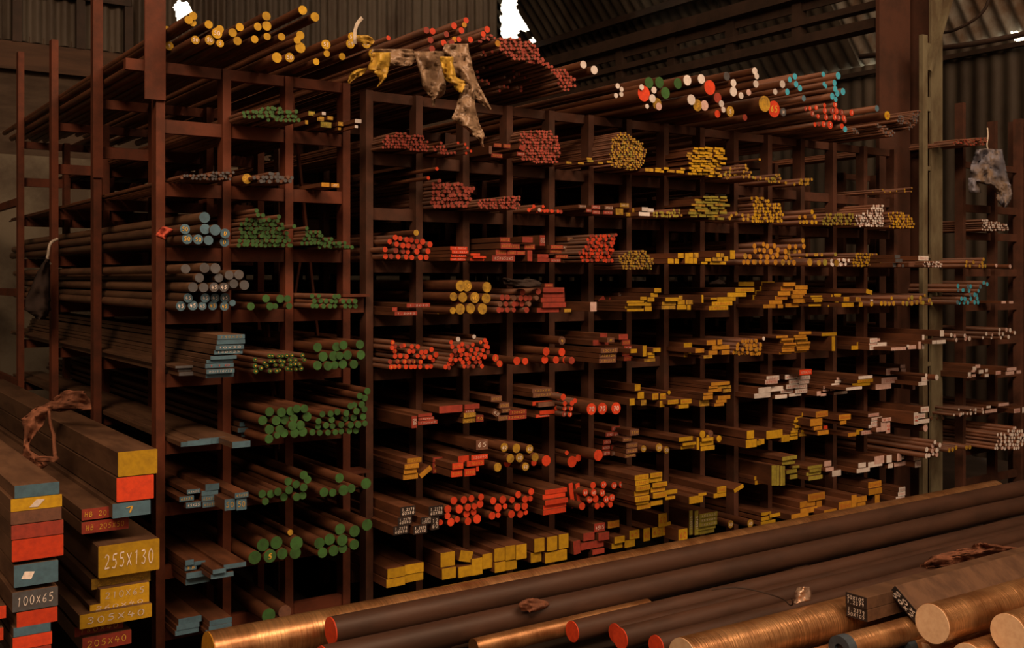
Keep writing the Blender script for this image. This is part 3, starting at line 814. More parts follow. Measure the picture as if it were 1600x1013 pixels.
fl('M', 6, 'pink', "672,848,750,865 660,870,706,889 708,868,738,887 590,912,632,932 632,892,690,910 700,915,775,938 590,936,634,952 640,932,680,948 650,950,750,971 530,948,560,982 562,965,605,984")
fl('M', 6, 'white', "838,862,938,885 750,944,865,964")
fl('M', 6, 'yellow', "825,888,938,911:80X12/r 790,914,920,936")
fl('M', 6, 'pink', "1040,812,1130,860:100X50/r 1135,812,1168,957 988,877,1102,920:100X40/r 948,922,1060,962 1130,785,1165,810")
fl('M', 6, 'pink', "1225,898,1242,950")
fl('M', 6, 'white', "1293,872,1350,902:50X25/r 1262,905,1322,932")
rd('M', 6, 'white', "1315,860,28 1398,875,42")

# seventh shelf
view(570, 590, 5)
fl('M', 7, 'brown', "337,657,452,695:80X25/y 300,698,412,735:80X25/y 300,740,402,776:80X25/y 300,780,418,823:80X25/y 426,745,530,785@33:80X25/y")
BUNDLES[-1]['paint'] = 'orange'
fl('M', 7, 'dull_red', "540,668,655,706:80X25/y 537,712,655,750:80X25/y 530,752,635,789:80X25/y")
fl('M', 7, 'red', "735,580,820,632 675,632,762,682:65X40/y 675,690,762,744:65X40/y 770,677,858,734:65X40/y 785,612,920,655:130X40/y 825,568,955,606:130X40/w 862,657,883,697")
fl('M', 7, 'brown', "865,485,958,565:65/w")
rd('M', 7, 'gold', "1090,515,70:60/w 1187,522,74 1297,530,68:60/w 1128,600,72 1215,597,72:60/w 1328,592,68 1040,670,72 1260,667,66:60/w")
rd('M', 7, 'red', "1115,672,62 1320,667,52")
rd('M', 7, 'red', "1412,632,86")
view(870, 590, 5)
rd('M', 7, 'red', "112,657,90 176,632,56 70,588,36")
rd('M', 7, 'red', "318,588,90")
fl('M', 7, 'dull_red', "437,425,505,462:65X25/w 370,468,433,505:65X25/w 435,467,502,505:65X25/w 430,509,505,547:65X25/w 365,530,427,568:65X25/w 432,570,503,606:65X25/w 365,575,427,612:65X25/w 362,618,420,655:65X25/w 422,616,480,653:65X25/w")
fl('M', 7, 'brown', "560,430,630,477:150/y 515,495,580,528:65X25/y 548,540,637,577:150X25/y 540,582,630,616:80X25/y 540,619,625,653:80X25/y")
rd('M', 7, 'gold', "668,580,54:40/w 800,573,68:50/w 857,592,58:50/w")
fl('M', 7, 'yellow', "942,462,1050,496 970,506,1075,528 975,530,1080,558")
fl('M', 7, 'yellow', "1120,490,1210,517 1118,520,1222,554 1118,557,1228,590 1098,490,1116,590")
rd('M', 7, 'yellow', "1143,445,60 1272,480,54 1190,468,36")
rd('M', 7, 'brown', "1212,440,52")
fl('M', 7, 'yellow', "1490,390,1545,454 1480,460,1565,523 1568,470,1600,505")
view(1160, 600, 4.053)
fl('M', 7, 'yellow', "142,280,245,332 237,310,288,354 95,336,132,370")
fl('M', 7, 'yellow', "370,175,448,196 330,205,385,222 320,223,370,239 322,240,372,256 325,257,378,274 315,275,360,291 302,292,348,308 303,309,350,324 285,330,353,353 372,223,415,240 375,241,418,257 379,262,420,284 363,285,415,303 355,305,400,328 388,198,445,220")
fl('M', 7, 'orange', "428,220,505,265 458,172,535,209:80X40/r 448,268,500,292 465,294,535,321")
fl('M', 7, 'orange', "600,172,675,207:80X40/r 612,209,650,236 668,290,720,313")
fl('M', 7, 'red', "580,212,608,238 510,265,535,287")
fl('M', 7, 'white', "803,188,873,210:65X20/r 808,211,877,232:65X20/r 806,233,877,255:65X20/r 792,257,860,278:65X20/r 760,296,833,322:65X20/r")
fl('M', 7, 'pink', "880,222,938,245:80/r 880,248,910,310 915,247,940,322:80/r 850,285,878,312")
fl('M', 7, 'yellow', "725,258,768,290")
fl('M', 7, 'white', "1080,180,1106,258:80/r 1108,188,1165,220:65X25/r 1110,225,1185,250 1130,145,1180,180:65X25/r")
rd('M', 7, 'pink', "1153,287,46")

# eighth shelf
view(570, 740, 5)
fl('M', 8, 'black', "285,255,405,332:1.2379|60X80/w 505,250,622,332:1.2379|60X80/w 225,403,345,475:1.2379|60X80/w 262,336,372,400:1.2379|60X80/w 372,396,480,466:1.2379|60X80/w 435,335,520,394:1.2379|60X80/w 525,334,588,440:12|60/w")
rd('M', 8, 'red', "698,190,62 770,183,60 828,172,54 900,160,54 648,257,64 738,257,68 800,242,58 845,232,50 897,217,60 850,280,54 800,297,58 645,310,54 668,357,64 718,335,50 800,350,60 870,332,72 595,362,46")
rd('M', 8, 'red', "1010,206,58 1085,198,64 1197,155,56 1300,133,54 1250,192,56 1297,188,46 1050,262,66 1183,252,60 1250,247,60 998,323,62 1050,320,44 1142,308,62 1222,312,58 1265,298,40 1150,197,50 1105,250,44")
fl('M', 8, 'red', "1410,140,1585,176 1395,178,1575,215 1397,217,1578,255 1397,257,1578,292 1380,294,1562,332")
view(870, 720, 5)
fl('M', 8, 'red', "108,207,139,410@8 144,203,175,402@8")
rd('M', 8, 'red', "292,175,54 370,170,56:45/w 437,172,54:45/w 510,168,56:45/w 232,232,56:45/w 278,228,54:45/w 357,233,56:45/w 262,287,54:45/w 305,280,58 392,285,56:45/w 432,270,56:45/w 310,334,50 357,327,42 417,324,46 192,335,60")
fl('M', 8, 'yellow', "610,78,720,118:155X25/r 612,120,720,158:155X25/r 612,160,725,200:155X25/r 615,201,730,240:155X25/r 597,242,712,282:155X25/r 615,283,715,307 630,308,740,347:155X25/r 722,60,815,97:155X25/r 722,99,822,135 745,137,860,172:155X25/r 742,174,855,212:155X25/r 742,214,852,256:155X25/r 854,198,950,232 735,283,830,318 835,245,912,268")
fl('M', 8, 'yellow', "1240,150,1310,200:80X45/r 1215,202,1312,236 1385,155,1462,185@18 1040,228,1150,285 1110,205,1172,226")
view(1160, 600, 4.053)
fl('M', 8, 'yellow', "82,588,142,613 80,615,140,639")
fl('M', 8, 'olive', "250,442,345,466 258,470,330,496 185,500,200,630 203,501,217,631 222,501,240,632 243,503,256,632 258,505,272,630")
fl('M', 8, 'olive', "275,515,335,533 310,536,400,552 275,565,345,590 302,594,400,621")
fl('M', 8, 'olive', "412,510,505,529 420,531,495,549 407,551,500,571 408,573,497,598")
fl('M', 8, 'pink', "525,490,570,524 522,528,572,552")
fl('M', 8, 'white', "572,556,628,593")
fl('M', 8, 'white', "738,518,785,548 720,550,803,577 795,508,885,542")
fl('M', 8, 'white', "833,453,895,505 913,448,947,498 975,435,1003,487 1005,455,1030,478 930,502,962,533 970,493,1048,520")
fl('M', 8, 'white', "1083,410,1125,455:50/r 1093,457,1130,498:50/r")
rd('M', 8, 'white', "1215,370,30 1242,387,32 1213,393,32 1177,418,34 1200,424,30 1168,457,34 1190,455,30 1228,447,34 1243,417,30 1210,445,26 1222,420,30")

# ninth shelf
view(570, 740, 5)
fl('M', 9, 'yellow', "172,738,310,814 312,708,462,784 160,818,308,882 315,787,462,848")
fl('M', 9, 'yellow', "597,625,710,738 595,742,705,828 745,615,845,700@-14 720,728,826,812 830,668,915,800 920,635,1000,752")
fl('M', 9, 'yellow', "1005,542,1088,645 1090,522,1168,635 1170,512,1253,628 1003,650,1087,728 1090,640,1185,714")
fl('M', 9, 'yellow', "1320,490,1400,597 1415,475,1495,587 1518,460,1595,574 1305,605,1388,682 1407,590,1580,674")
view(870, 720, 5)
fl('M', 9, 'dull_red', "295,470,380,537:45X5/w 210,545,298,606 315,540,400,600 190,612,370,668 270,670,365,708 130,605,185,712@5")
fl('M', 9, 'orange', "395,470,485,524:45X25/r")
fl('M', 9, 'yellow', "440,588,520,640 430,643,515,686 525,618,605,674 560,540,637,610:45/r")
fl('M', 9, 'yellow', "685,570,738,672:60/r 750,560,826,640:60/r 828,522,897,624:60/r 790,450,857,556:60/r")
fl('M', 9, 'yellow', "940,510,1010,606:60/r")
fl('M', 9, 'olive', "1028,385,1054,578:155X25/w 1068,385,1097,578:155X25/w 1100,402,1245,438:155X25/w 1102,440,1245,472:155X25/w 1102,474,1245,505:155X25/w 1105,507,1245,537 1105,539,1240,570")
rd('M', 9, 'gold', "1357,485,62:60/w 1507,478,64:60/w")
view(1160, 600, 4.053)
fl('M', 9, 'yellow', "125,792,188,812 166,798,232,820 120,820,185,842 118,845,212,868")
fl('M', 9, 'orange', "415,690,522,738:105X40/r 370,741,468,780 360,782,468,815 302,817,413,857 470,742,503,838")
fl('M', 9, 'orange', "613,730,693,787:80X40/r 695,690,727,812 729,700,795,735 730,738,782,768 513,780,593,814")
fl('M', 9, 'orange', "803,618,887,656:80X40/r 790,659,875,696 833,699,862,768")
fl('M', 9, 'white', "988,650,1028,677:50X25/r 985,679,1030,706:50X25/r 975,708,1030,738:50X25/r")

# ======== far right rack ========
view(1440, 180, 5.0625)
pk('F', 2, 'white', "475,825 500,828 690,868 682,918 480,910", 20)
pk('F', 1, 'dull_red', "260,190 520,180 520,240 260,240", 14, .5)
view(1440, 380, 5.0625)
rd('F', 3, 'gold', "350,148,30 345,178,28 378,182,30 420,152,32 450,182,28 485,157,36 500,128,30 485,184,30 512,180,28")
rd('F', 3, 'pink', "578,180,30 697,187,34")
rd('F', 4, 'turquoise', "298,340,38 285,375,32 315,373,32 342,373,32 363,343,38 397,343,38 388,377,36 440,377,30 465,345,38 485,315,36 524,325,36 275,468,38 305,440,36 330,440,34 357,442,34 308,470,36 340,470,36 375,470,36 408,468,38 440,468,36 395,440,38 430,437,36 410,408,38 440,408,32 384,410,30")
fl('F', 4, 'pink', "640,466,674,486 680,466,712,486")
rd('F', 5, 'white', "237,728,36 270,735,32:5/r 270,767,32:5/r 335,732,34:8/r 347,757,36:8/r 385,757,38:8/r")
rd('F', 5, 'white', "512,725,32 487,757,26 560,735,26 562,757,26 622,725,32 662,693,36 697,697,36 628,757,28 657,727,32 685,750,36 748,718,32 620,693,30")
view(1440, 560, 5.0625)
fl('F', 6, 'white', "400,65,430,96 460,92,497,122 490,122,522,148 365,110,388,145 395,126,428,148 512,84,535,110")
fl('F', 6, 'pink', "432,62,470,90 390,106,422,124 578,112,620,141:50/r 655,115,725,143 665,84,742,110 748,108,787,133 365,147,400,170")
rd('F', 7, 'white', "283,405,24 263,450,24 298,448,30 317,444,30 340,440,26 362,440,24 385,438,28 405,436,28 430,408,28 438,434,26 490,405,30 480,427,28 375,407,20 402,412,18")
fl('F', 7, 'pink', "505,375,540,394 510,405,605,432 617,355,703,379 720,395,772,432:65X25/r 803,385,840,432")
pk('F', 8, 'white', "588,728 603,598 660,598 720,548 812,556 818,704 650,730", 30)
rd('F', 8, 'gold', "225,730,36 247,722,38 285,710,38 358,707,40 381,704,38")

# ---------------------------------------------------------------- place the stock
# shelf heights, measured at the left and at the right end of each rack (the long rack sags a little)
SHELF_ENDS = {'L': ([2.62, 2.385, 2.121, 1.85, 1.584, 1.32, 1.039, .781, .517, .26],) * 2,
              'M': ([2.60, 2.318, 2.055, 1.805, 1.550, 1.295, 1.035, .795, .552, .295], [2.60, 2.265, 2.045, 1.790, 1.540, 1.255, .975, .705, .462, .245]),
              'F': ([2.58, 2.265, 2.06, 1.791, 1.535, 1.277, 1.021, .753, .474, .245],) * 2}

def shelf(rack, row, x):
    a, c = SHELF_ENDS[rack]
    ps = FRONT[rack]
    k = max(0.0, min(1.0, (x - ps[0]) / (ps[-1] - ps[0])))
    return a[row] + (c[row] - a[row]) * k

def solve(b, prot):
    Y = YF - prot
    out = []
    for (cx, cy, w, h, txt, tcol, tilt) in b['items']:
        p = atY(cx, cy, Y); t = depth_at(cx, Y)
        hm = h * t / FPX
        wm = hm if b['shape'] == 'round' else atY(cx + w / 2, cy, Y).x - atY(cx - w / 2, cy, Y).x
        out.append((p, wm, hm, txt, tcol, tilt))
    return out

def overlap(b, prot):
    tot = 0.0
    for p, wm, hm, *_ in solve(b, prot):
        for x in FRONT[b['rack']]:
            o = min(p.x + wm / 2, x + PW + .003) - max(p.x - wm / 2, x - .003)
            if o > 0: tot += o
        ps = FRONT[b['rack']]
        tot += max(0.0, p.x + wm / 2 - ps[-1]) + max(0.0, ps[0] + PW - (p.x - wm / 2)) if b['rack'] != 'F' else 0.0
    return tot

for b in BUNDLES:
    if b['row'] == 0:
        pr = b['prot'] if b['prot'] is not None else .25
    else:
        want = b['prot'] if b['prot'] is not None else .17
        best = None
        for k in range(2, 75):
            pr_ = k / 100.0
            c = overlap(b, pr_) / max(1, len(b['items'])) * 60 + abs(pr_ - want) * 1.0
            if best is None or c < best[0]: best = (c, pr_)
        pr = best[1]
    b['p'] = pr
    b['sol'] = solve(b, pr)
    b['minz'] = min(p.z - hm / 2 for p, wm, hm, *_ in b['sol'])
DECK = {'L': EYE + .905, 'M': EYE + .885, 'F': EYE + .86}

SHAPEWORD = {'round': 'round bar', 'flat': 'flat bar', 'square': 'square bar'}
COLWORD = {'dull_red': 'dull-red', 'gold': 'tarnished-yellow', 'grey': 'bare-grey', 'brown': 'brown'}

def make_bar(shape, p, wm, hm, length, color, steel, txt, tcol, tilt, big, rot=None, dot=False, name=None):
    n = 10 if hm < .022 else (14 if hm < .035 else (20 if hm < .07 else 40))
    sh = shape
    if sh == 'flat' and 0.8 < wm / hm < 1.25 and hm > .035: sh = 'square'
    if shape == 'round':
        me = rod_mesh(steel, n)
    else:
        me = box_mesh(steel, .05)
    nm = name or {'round': 'round_bar', 'flat': 'flat_bar', 'square': 'square_bar'}[sh]
    o = link_mesh(nm, me, None, p, rot or (0, 0, 0), (wm / 2, length, hm / 2))
    if rot is None:
        o.rotation_euler = (random.uniform(-.0015, .0015), math.radians(-tilt), random.uniform(-.002, .002))
    if color:
        e = link_mesh('painted_end', end_disc('paint_' + color, n, 'round' if shape == 'round' else 'flat'), o)
        if txt:
            m = {'w': 'chalk_white', 'y': 'chalk_yellow', 'r': 'chalk_red'}[tcol]
            link_mesh('chalk_writing', chalk_mesh(txt, m, shape, shape != 'round' and hm > 1.7 * wm), e)
        elif dot:
            link_mesh('paint_dot', end_disc('chalk_yellow', 8, 'round'), e, (random.uniform(-.2, .2), -.0006, random.uniform(-.2, .2)), (0, 0, 0), (.3, 1, .3))
    return o, sh

RK = {'L': 'left rack', 'M': 'long rack', 'F': 'far rack'}

def bay_of(rack, x):
    ps = FRONT[rack]
    return max(1, min(len(ps) - 1, sum(1 for q in ps if q <= x)))

def place_words(rack, row, bay):
    bw = ['left', 'middle', 'right'][bay - 1] if rack == 'L' else ORD[bay]
    if row == 0: return '%s top above %s bay' % (RK[rack], bw)
    return '%s %s shelf %s bay' % (RK[rack], ORD[row], bw)

# which bundles are built bar by bar: the ones that show largest, about 300 of each kind
for shp, most in (('round', 330), ('flat', 330)):
    n = 0
    todo = [b for b in BUNDLES if b['shape'] == shp and not b.get('stuff') and b['items']]
    todo.sort(key=lambda b: -sum(math.sqrt(i[2] * i[3]) for i in b['items']) / len(b['items']))
    for b in todo:
        if n + len(b['items']) > most and len(b['items']) > 4: b['stuff'] = True
        else: n += len(b['items'])

SINGLES, PILES = {}, {}
for b in BUNDLES:
    if not b['items']: continue
    dz = 0.0
    if b['row'] > 0:
        z = shelf(b['rack'], b['row'], sum(q_[0].x for q_ in b['sol']) / len(b['sol']))
        d = z - b['minz']
        if abs(d) < 0.034: dz = d
        b['dz'] = d
    else:
        dz = max(0.0, DECK[b['rack']] + .002 - b['minz']) if b['minz'] > DECK[b['rack']] - .03 else 0.0
    col = b['color']; paint = b.get('paint', col)
    for it, (p, wm, hm, txt, tcol, tilt) in zip(b['items'], b['sol']):
        q = Vector((p.x, p.y + random.uniform(-.012, .012), p.z + dz))
        L = 3.75 + random.uniform(-.12, .12)
        if b.get('stuff'):
            cx = sum(s_[0].x for s_ in b['sol']) / len(b['sol'])
            key = (b['rack'], b['row'], bay_of(b['rack'], cx), col, b['shape'])
            PILES.setdefault(key, []).append((q, wm, hm, L, paint, b['steel'], txt, tcol, tilt, b.get('dot'), it[3]))
        else:
            o, sh = make_bar(b['shape'], q, wm * .985, hm * .985, L, paint, b['steel'], txt, tcol, tilt, True, None, b.get('dot'))
            mark = (' marked ' + txt) if txt and '|' not in txt else ''
            if b.get('dot'): mark = ' with yellow dot'
            key = (b['rack'], b['row'], bay_of(b['rack'], p.x), '%s-ended %s' % (COLWORD.get(col, col), SHAPEWORD[sh]))
            SINGLES.setdefault(key, []).append((q, hm, o, mark))

for (rk, row, bay, head), lst in SINGLES.items():
    base = ', ' + place_words(rk, row, bay)
    lst.sort(key=lambda s_: s_[0].z)
    layers = []
    for s_ in lst:
        if layers and s_[0].z - sum(k[0].z for k in layers[-1]) / len(layers[-1]) < .62 * s_[1]: layers[-1].append(s_)
        else: layers.append([s_])
    for li, lay in enumerate(layers):
        lay.sort(key=lambda s_: s_[0].x)
        lw = '' if len(layers) == 1 else (', bottom layer' if li == 0 else (', top layer' if li == len(layers) - 1 else ', %s layer' % ORD[min(li + 1, 14)]))
        for k, s_ in enumerate(lay):
            pw_ = '' if len(lay) == 1 else (', leftmost' if k == 0 else (', rightmost' if k == len(lay) - 1 else ', %s from left' % ORD[min(k + 1, 14)]))
            tag(s_[2], head + s_[3] + base + lw + pw_, 'steel bar', head + base)

ALT = {'red': 'dull_red', 'gold': 'olive', 'yellow': 'gold', 'white': 'pink', 'grey': 'brown', 'olive': 'gold', 'dull_red': 'brown', 'green': 'green', 'orange': 'gold',
       'turquoise': 'blue', 'pink': 'white', 'brown': 'dull_red', 'blue': 'grey', 'black': 'brown', 'brick': 'dull_red'}
for (rk, row, bay, col, shape), lst in PILES.items():
    vs_, fs_, mi_, sm_ = [], [], [], []
    rnd = random.Random(len(lst) + row * 7)
    org = Vector((sum(t[0].x for t in lst) / len(lst), min(t[0].y for t in lst), min(t[0].z - t[2] / 2 for t in lst)))
    thin = sum(t[10] for t in lst) / len(lst) < 6.3
    kids = []
    for (q, wm, hm, L, paint, steel, txt, tcol, tilt, dot, hp) in lst:
        n = (6 if hp < 5.5 else 10 if hp < 9 else 14) if shape == 'round' else 4
        ca, sa = math.cos(math.radians(tilt)), math.sin(math.radians(tilt))
        if shape == 'round':
            ring = [(math.cos(2 * math.pi * k / n + .3) * hm / 2 * .98, math.sin(2 * math.pi * k / n + .3) * hm / 2 * .98) for k in range(n)]
        else:
            ring = [(-wm / 2 * .97, -hm / 2 * .95), (wm / 2 * .97, -hm / 2 * .95), (wm / 2 * .97, hm / 2 * .95), (-wm / 2 * .97, hm / 2 * .95)]
            ring = [(a * ca - c * sa, a * sa + c * ca) for a, c in ring]
        i0 = len(vs_)
        for yy in (0, L):
            for a, c in ring: vs_.append((q.x + a - org.x, q.y + yy - org.y, q.z + c - org.z))
        fs_.append(tuple(range(i0, i0 + n))); mi_.append(1 if rnd.random() < .82 else 2); sm_.append(False)
        for k in range(n):
            j = (k + 1) % n
            fs_.append((i0 + j, i0 + k, i0 + n + k, i0 + n + j)); mi_.append(0); sm_.append(shape == 'round')
        if txt: kids.append((chalk_mesh(txt, {'w': 'chalk_white', 'y': 'chalk_yellow', 'r': 'chalk_red'}[tcol], shape, shape != 'round' and hm > 1.7 * wm), q - org, wm, hm, tilt, 'chalk_writing'))
        elif dot: kids.append((end_disc('chalk_yellow', 8, 'round'), q - org + Vector((0, -.002, 0)), wm * .3, hm * .3, 0, 'paint_dot'))
    me = mesh_from('pile', vs_, fs_, [lst[0][5], 'paint_' + lst[0][4], 'paint_' + ALT[lst[0][4]]], mi_, sm_)
    nm, cat = ('rod_bundle', 'rod bundle') if thin else ('bar_pile', 'bar pile')
    o = link_mesh(nm, me, None, org)
    what = {('round', True): 'thin rods', ('flat', True): 'thin strips', ('round', False): 'round bars', ('flat', False): 'flat bars'}[(shape, thin)]
    tag(o, '%s of %s-ended %s, %s' % ('bundle' if thin else 'pile', COLWORD.get(col, col), what, place_words(rk, row, bay)), cat, None, 'stuff')
    for me2, loc, wm, hm, tilt, nm2 in kids:
        link_mesh(nm2, me2, o, loc, (0, math.radians(-tilt), 0), (wm / 2, 3.75, hm / 2))

# ---------------------------------------------------------------- racks
def rack(key, label, mat, y_rows, heights=None):
    ps = FRONT[key]
    root = empty('storage_rack', (ps[0], YF, 0))
    tag(root, label, 'rack')
    R0 = Vector(root.location)
    def part(nm, lo, hi, m=mat):
        o = box_part(nm, lo, hi, m, root)
        o.location = Vector(o.location) - R0
        return o
    top = DECK[key]
    for k, yr in enumerate(y_rows):
        for i, x in enumerate(ps):
            h = top - .003
            if heights and (k, i) in heights: h = heights[(k, i)]
            part('post', (x, yr, 0), (x + PW, yr + PD, h))
        for r in range(10):
            bh = .056 if r else .046
            zz = lambda x: (shelf(key, r, x) if r else top)
            if k == 0 and not (key == 'M' and r > 5):
                for x0, x1 in zip(ps, ps[1:]):
                    z = min(zz(x0), zz(x1))
                    part('beam', (x0 + PW, yr + (.012 if key == 'L' else .034), z - bh - .001), (x1, yr + (.045 if key == 'L' else .062), z - .001))
            else:      # rails set back behind the posts
                yb = yr + (.24 if k == 0 else .07)
                beam_part('beam', Vector((ps[0] + PW, yb, zz(ps[0]) - bh / 2 - .003)) - R0, Vector((ps[-1], yb, zz(ps[-1]) - bh / 2 - .003)) - R0, .03, bh, mat, root)
    return root, part

rl, lpart = rack('L', 'narrow red-oxide steel rack with three bays at the left of the photo', 'red_oxide', ROWS_Y,
      {(0, 0): 4.6, (1, 0): 4.6, (2, 0): 2.97 + .12, (3, 0): 3.08 + .12})
lpart('splice_plate', (1.245, YF - .012, EYE + .74), (1.330, YF - .001, 4.6))
lpart('splice_plate', (1.288, 5.488, EYE + .5), (1.335, 5.498, 4.6))
for (x, z) in ((2.10, EYE - .085), (2.10, EYE - .90)):
    lpart('ledge', (x + .02, YF - .05, z), (2.258, YF + .06, z + .012))
    lpart('bracket', (2.145 + PW, YF + .012, z - .075), (2.258, YF + .045, z - .001))
for a, c in (((1.92, 4.9, 1.58), (2.12, 4.9, .45)), ((2.14, 4.9, 1.9), (1.98, 4.9, .9)), ((2.02, 4.75, 2.6), (2.18, 4.75, 1.2)), ((1.92, 4.8, 1.5), (2.00, 4.8, .2)), ((2.12, 4.62, .75), (2.24, 4.55, .1))):
    o = beam_part('cross_brace', Vector(a) - Vector(rl.location), Vector(c) - Vector(rl.location), .022, .012, 'red_oxide', rl)
lpart('beam_stub', (1.175, YF + .012, DECK['L'] - .047), (1.293, YF + .045, DECK['L'] - .001))
for z in (1.0, 1.6, 2.2):      # side rails between the left uprights
    lpart('side_rail', (1.30, 7.6, z), (1.33, 9.2, z + .05))
rm, mpart = rack('M', 'long brown steel rack with fourteen bays filling the middle of the photo', 'brown_oxide', ROWS_Y)
rf, fpart = rack('F', 'far right steel rack between the column and the right edge', 'brown_oxide', [4.45, 5.5, 6.5],
      {(0, 0): 3.0, (0, 1): 2.9, (0, 2): 2.95})
# ---------------------------------------------------------------- stacks of heavy flats at the left
def stack(Y, spec, steel, desc):
    view(0, 580, 2.3385)
    for n, txt, tcol, tilt, color, extra in spec:
        x0, y0 = px(n[0], n[1]); x1, y1 = px(n[2], n[3])
        yy = Y + extra
        a = atY(x0, (y0 + y1) / 2, yy); c = atY(x1, (y0 + y1) / 2, yy)
        t = depth_at((x0 + x1) / 2, yy)
        hm = (y1 - y0) * t / FPX; wm = c.x - a.x
        o, sh = make_bar('flat', (a + c) / 2, wm, hm * .99, 3.4, color, steel, txt, tcol, 0, True, None, False, 'flat_bar')
        yield o, color, txt

S1 = [((52, 412, 217, 458), None, 'w', 0, 'blue', 0), ((38, 459, 227, 505), None, 'w', 0, 'yellow', 0), ((38, 506, 225, 552), None, 'w', 0, 'brown', 0),
      ((40, 554, 232, 606), None, 'w', 0, 'dull_red', 0), ((42, 608, 232, 686), None, 'w', 0, 'red', 0), ((50, 700, 213, 781), None, 'w', 0, 'blue', 0),
      ((44, 798, 212, 870), '100X65', 'w', 0, 'grey', 0), ((60, 872, 210, 926), None, 'w', 0, 'red', 0), ((48, 928, 185, 962), None, 'w', 0, 'blue', 0),
      ((45, 963, 190, 1010), None, 'w', 0, 'red', 0), ((45, 1012, 187, 1050), None, 'w', 0, 'dull_red', 0)]
S1L = ['blue-ended flat bar topmost of the near left stack', 'yellow-ended flat bar with a white sticker in the near left stack',
       'bare brown flat bar under the yellow one in the near left stack', 'thin dark-red-ended flat bar in the near left stack',
       'thick red-ended flat bar below the dark red one, near left stack', 'thick blue-ended flat bar with a torn white sticker, near left stack',
       'grey-ended flat bar marked 100X65 in the near left stack', 'red-ended flat bar under the grey 100X65 bar, near left stack',
       'thin blue-ended flat bar low in the near left stack', 'red-ended flat bar under the thin blue one at the photo bottom left',
       'dark-red-ended flat bar cut by the bottom edge, near left stack']
S1O = []
for (o, c, t), lab in zip(stack(3.87, S1, 'steel_grey', ''), S1L):
    tag(o, lab, 'steel bar', 'flat bars in the near left stack'); S1O.append(o)
for idx, (x0, x1, z0, z1) in ((1, (-.15, .18, -.6, .55)), (5, (-.6, -.15, -.35, .3))):
    k = link_mesh('sticker', box_mesh('chalk_white'), S1O[idx], ((x0 + x1) / 2, -.0012, (z0 + z1) / 2), (0, .25, 0), ((x1 - x0) / 2, .0005, (z1 - z0) / 2))
S1b = [((-30, 860, 22, 906), None, 'w', 0, 'red', 0), ((-30, 940, 12, 986), None, 'w', 0, 'red', 0)]
for (o, c, t), lab in zip(stack(3.87, S1b, 'steel_grey', ''), ('upper red-ended flat bar cut by the left edge of the photo', 'lower red-ended flat bar cut by the left edge of the photo')):
    tag(o, lab, 'steel bar')
S2 = [((430, 290, 575, 381), None, 'w', 0, 'yellow', 0), ((425, 384, 562, 473), None, 'w', 0, 'red', 0), ((410, 478, 550, 531), '1', 'y', 0, 'blue', 0),
      ((298, 500, 400, 541), 'HB 20', 'y', 0, 'dull_red', .05), ((297, 543, 470, 586), 'HB 205X50', 'y', 0, 'dull_red', .05),
      ((358, 625, 583, 742), '255X130', 'w', 0, 'yellow', 0), ((333, 744, 550, 783), '255X65', 'y', 0, 'gold', .04), ((365, 784, 545, 836), '210X65', 'w', 0, 'yellow', 0),
      ((327, 838, 545, 869), '260X40', 'w', 0, 'yellow', 0), ((290, 870, 555, 921), '305X40', 'w', 0, 'yellow', -.03),
      ((272, 922, 450, 957), '180X40', 'y', 0, 'dull_red', .04), ((300, 960, 480, 1012), '205X40', 'y', 0, 'dull_red', 0)]
S2L = ['thick yellow-ended steel block topmost of the stack beside the left rack', 'thick red-ended block under the topmost yellow block, left stack',
       'blue-ended flat bar below the thick red block, left stack', 'dark-red-ended flat bar marked HB 20 in the left stack',
       'dark-red-ended flat bar marked HB 205X50 in the left stack', 'large yellow-ended block marked 255X130 beside the left rack',
       'tarnished-yellow-ended flat bar marked 255X65 under the 255X130 block', 'yellow-ended flat bar marked 210X65 in the left stack',
       'thin yellow-ended flat bar marked 260X40 in the left stack', 'wide yellow-ended flat bar marked 305X40 in the left stack',
       'dark-red-ended flat bar marked 180X40 below the 305X40 bar', 'dark-red-ended flat bar marked 205X40 at the bottom of the left stack']
for (o, c, t), lab in zip(stack(4.2, S2, 'steel_grey', ''), S2L):
    tag(o, lab, 'steel bar', 'flat bars in the left stack')
# packing blocks and bearers that carry the stacks
tag(box_part('timber_bearer', (.55, 4.3, 0), (1.25, 4.42, .10), 'timber'), 'dark timber bearer on the floor under the two left stacks', 'bearer')

# ---------------------------------------------------------------- heavy bars lying along the front of the racks
def long_bar(end_px, D, Y, length, color, steel, label, yaw=0.0, pitch=0.0, txt=None, tcol='w', wm=None, hm=None, roll=0.0, n=None, cat='steel bar', group=None):
    """bar lying along the rack, its end facing left; end centre seen at end_px in plane Y"""
    p = atY(end_px[0], end_px[1], Y)
    shape = 'round' if wm is None else 'flat'
    w, h = (D, D) if wm is None else (wm, hm)
    o, sh = make_bar(shape, p, w, h, length, color, steel, txt, tcol, 0, True, (pitch, 0, -math.pi / 2 + yaw))
    o.rotation_mode = 'XYZ'
    if roll:
        o.rotation_euler = (Matrix.Rotation(-math.pi / 2 + yaw, 3, 'Z') @ Matrix.Rotation(pitch, 3, 'X') @ Matrix.Rotation(roll, 3, 'Y')).to_euler()
    tag(o, label, cat, group)
    return o

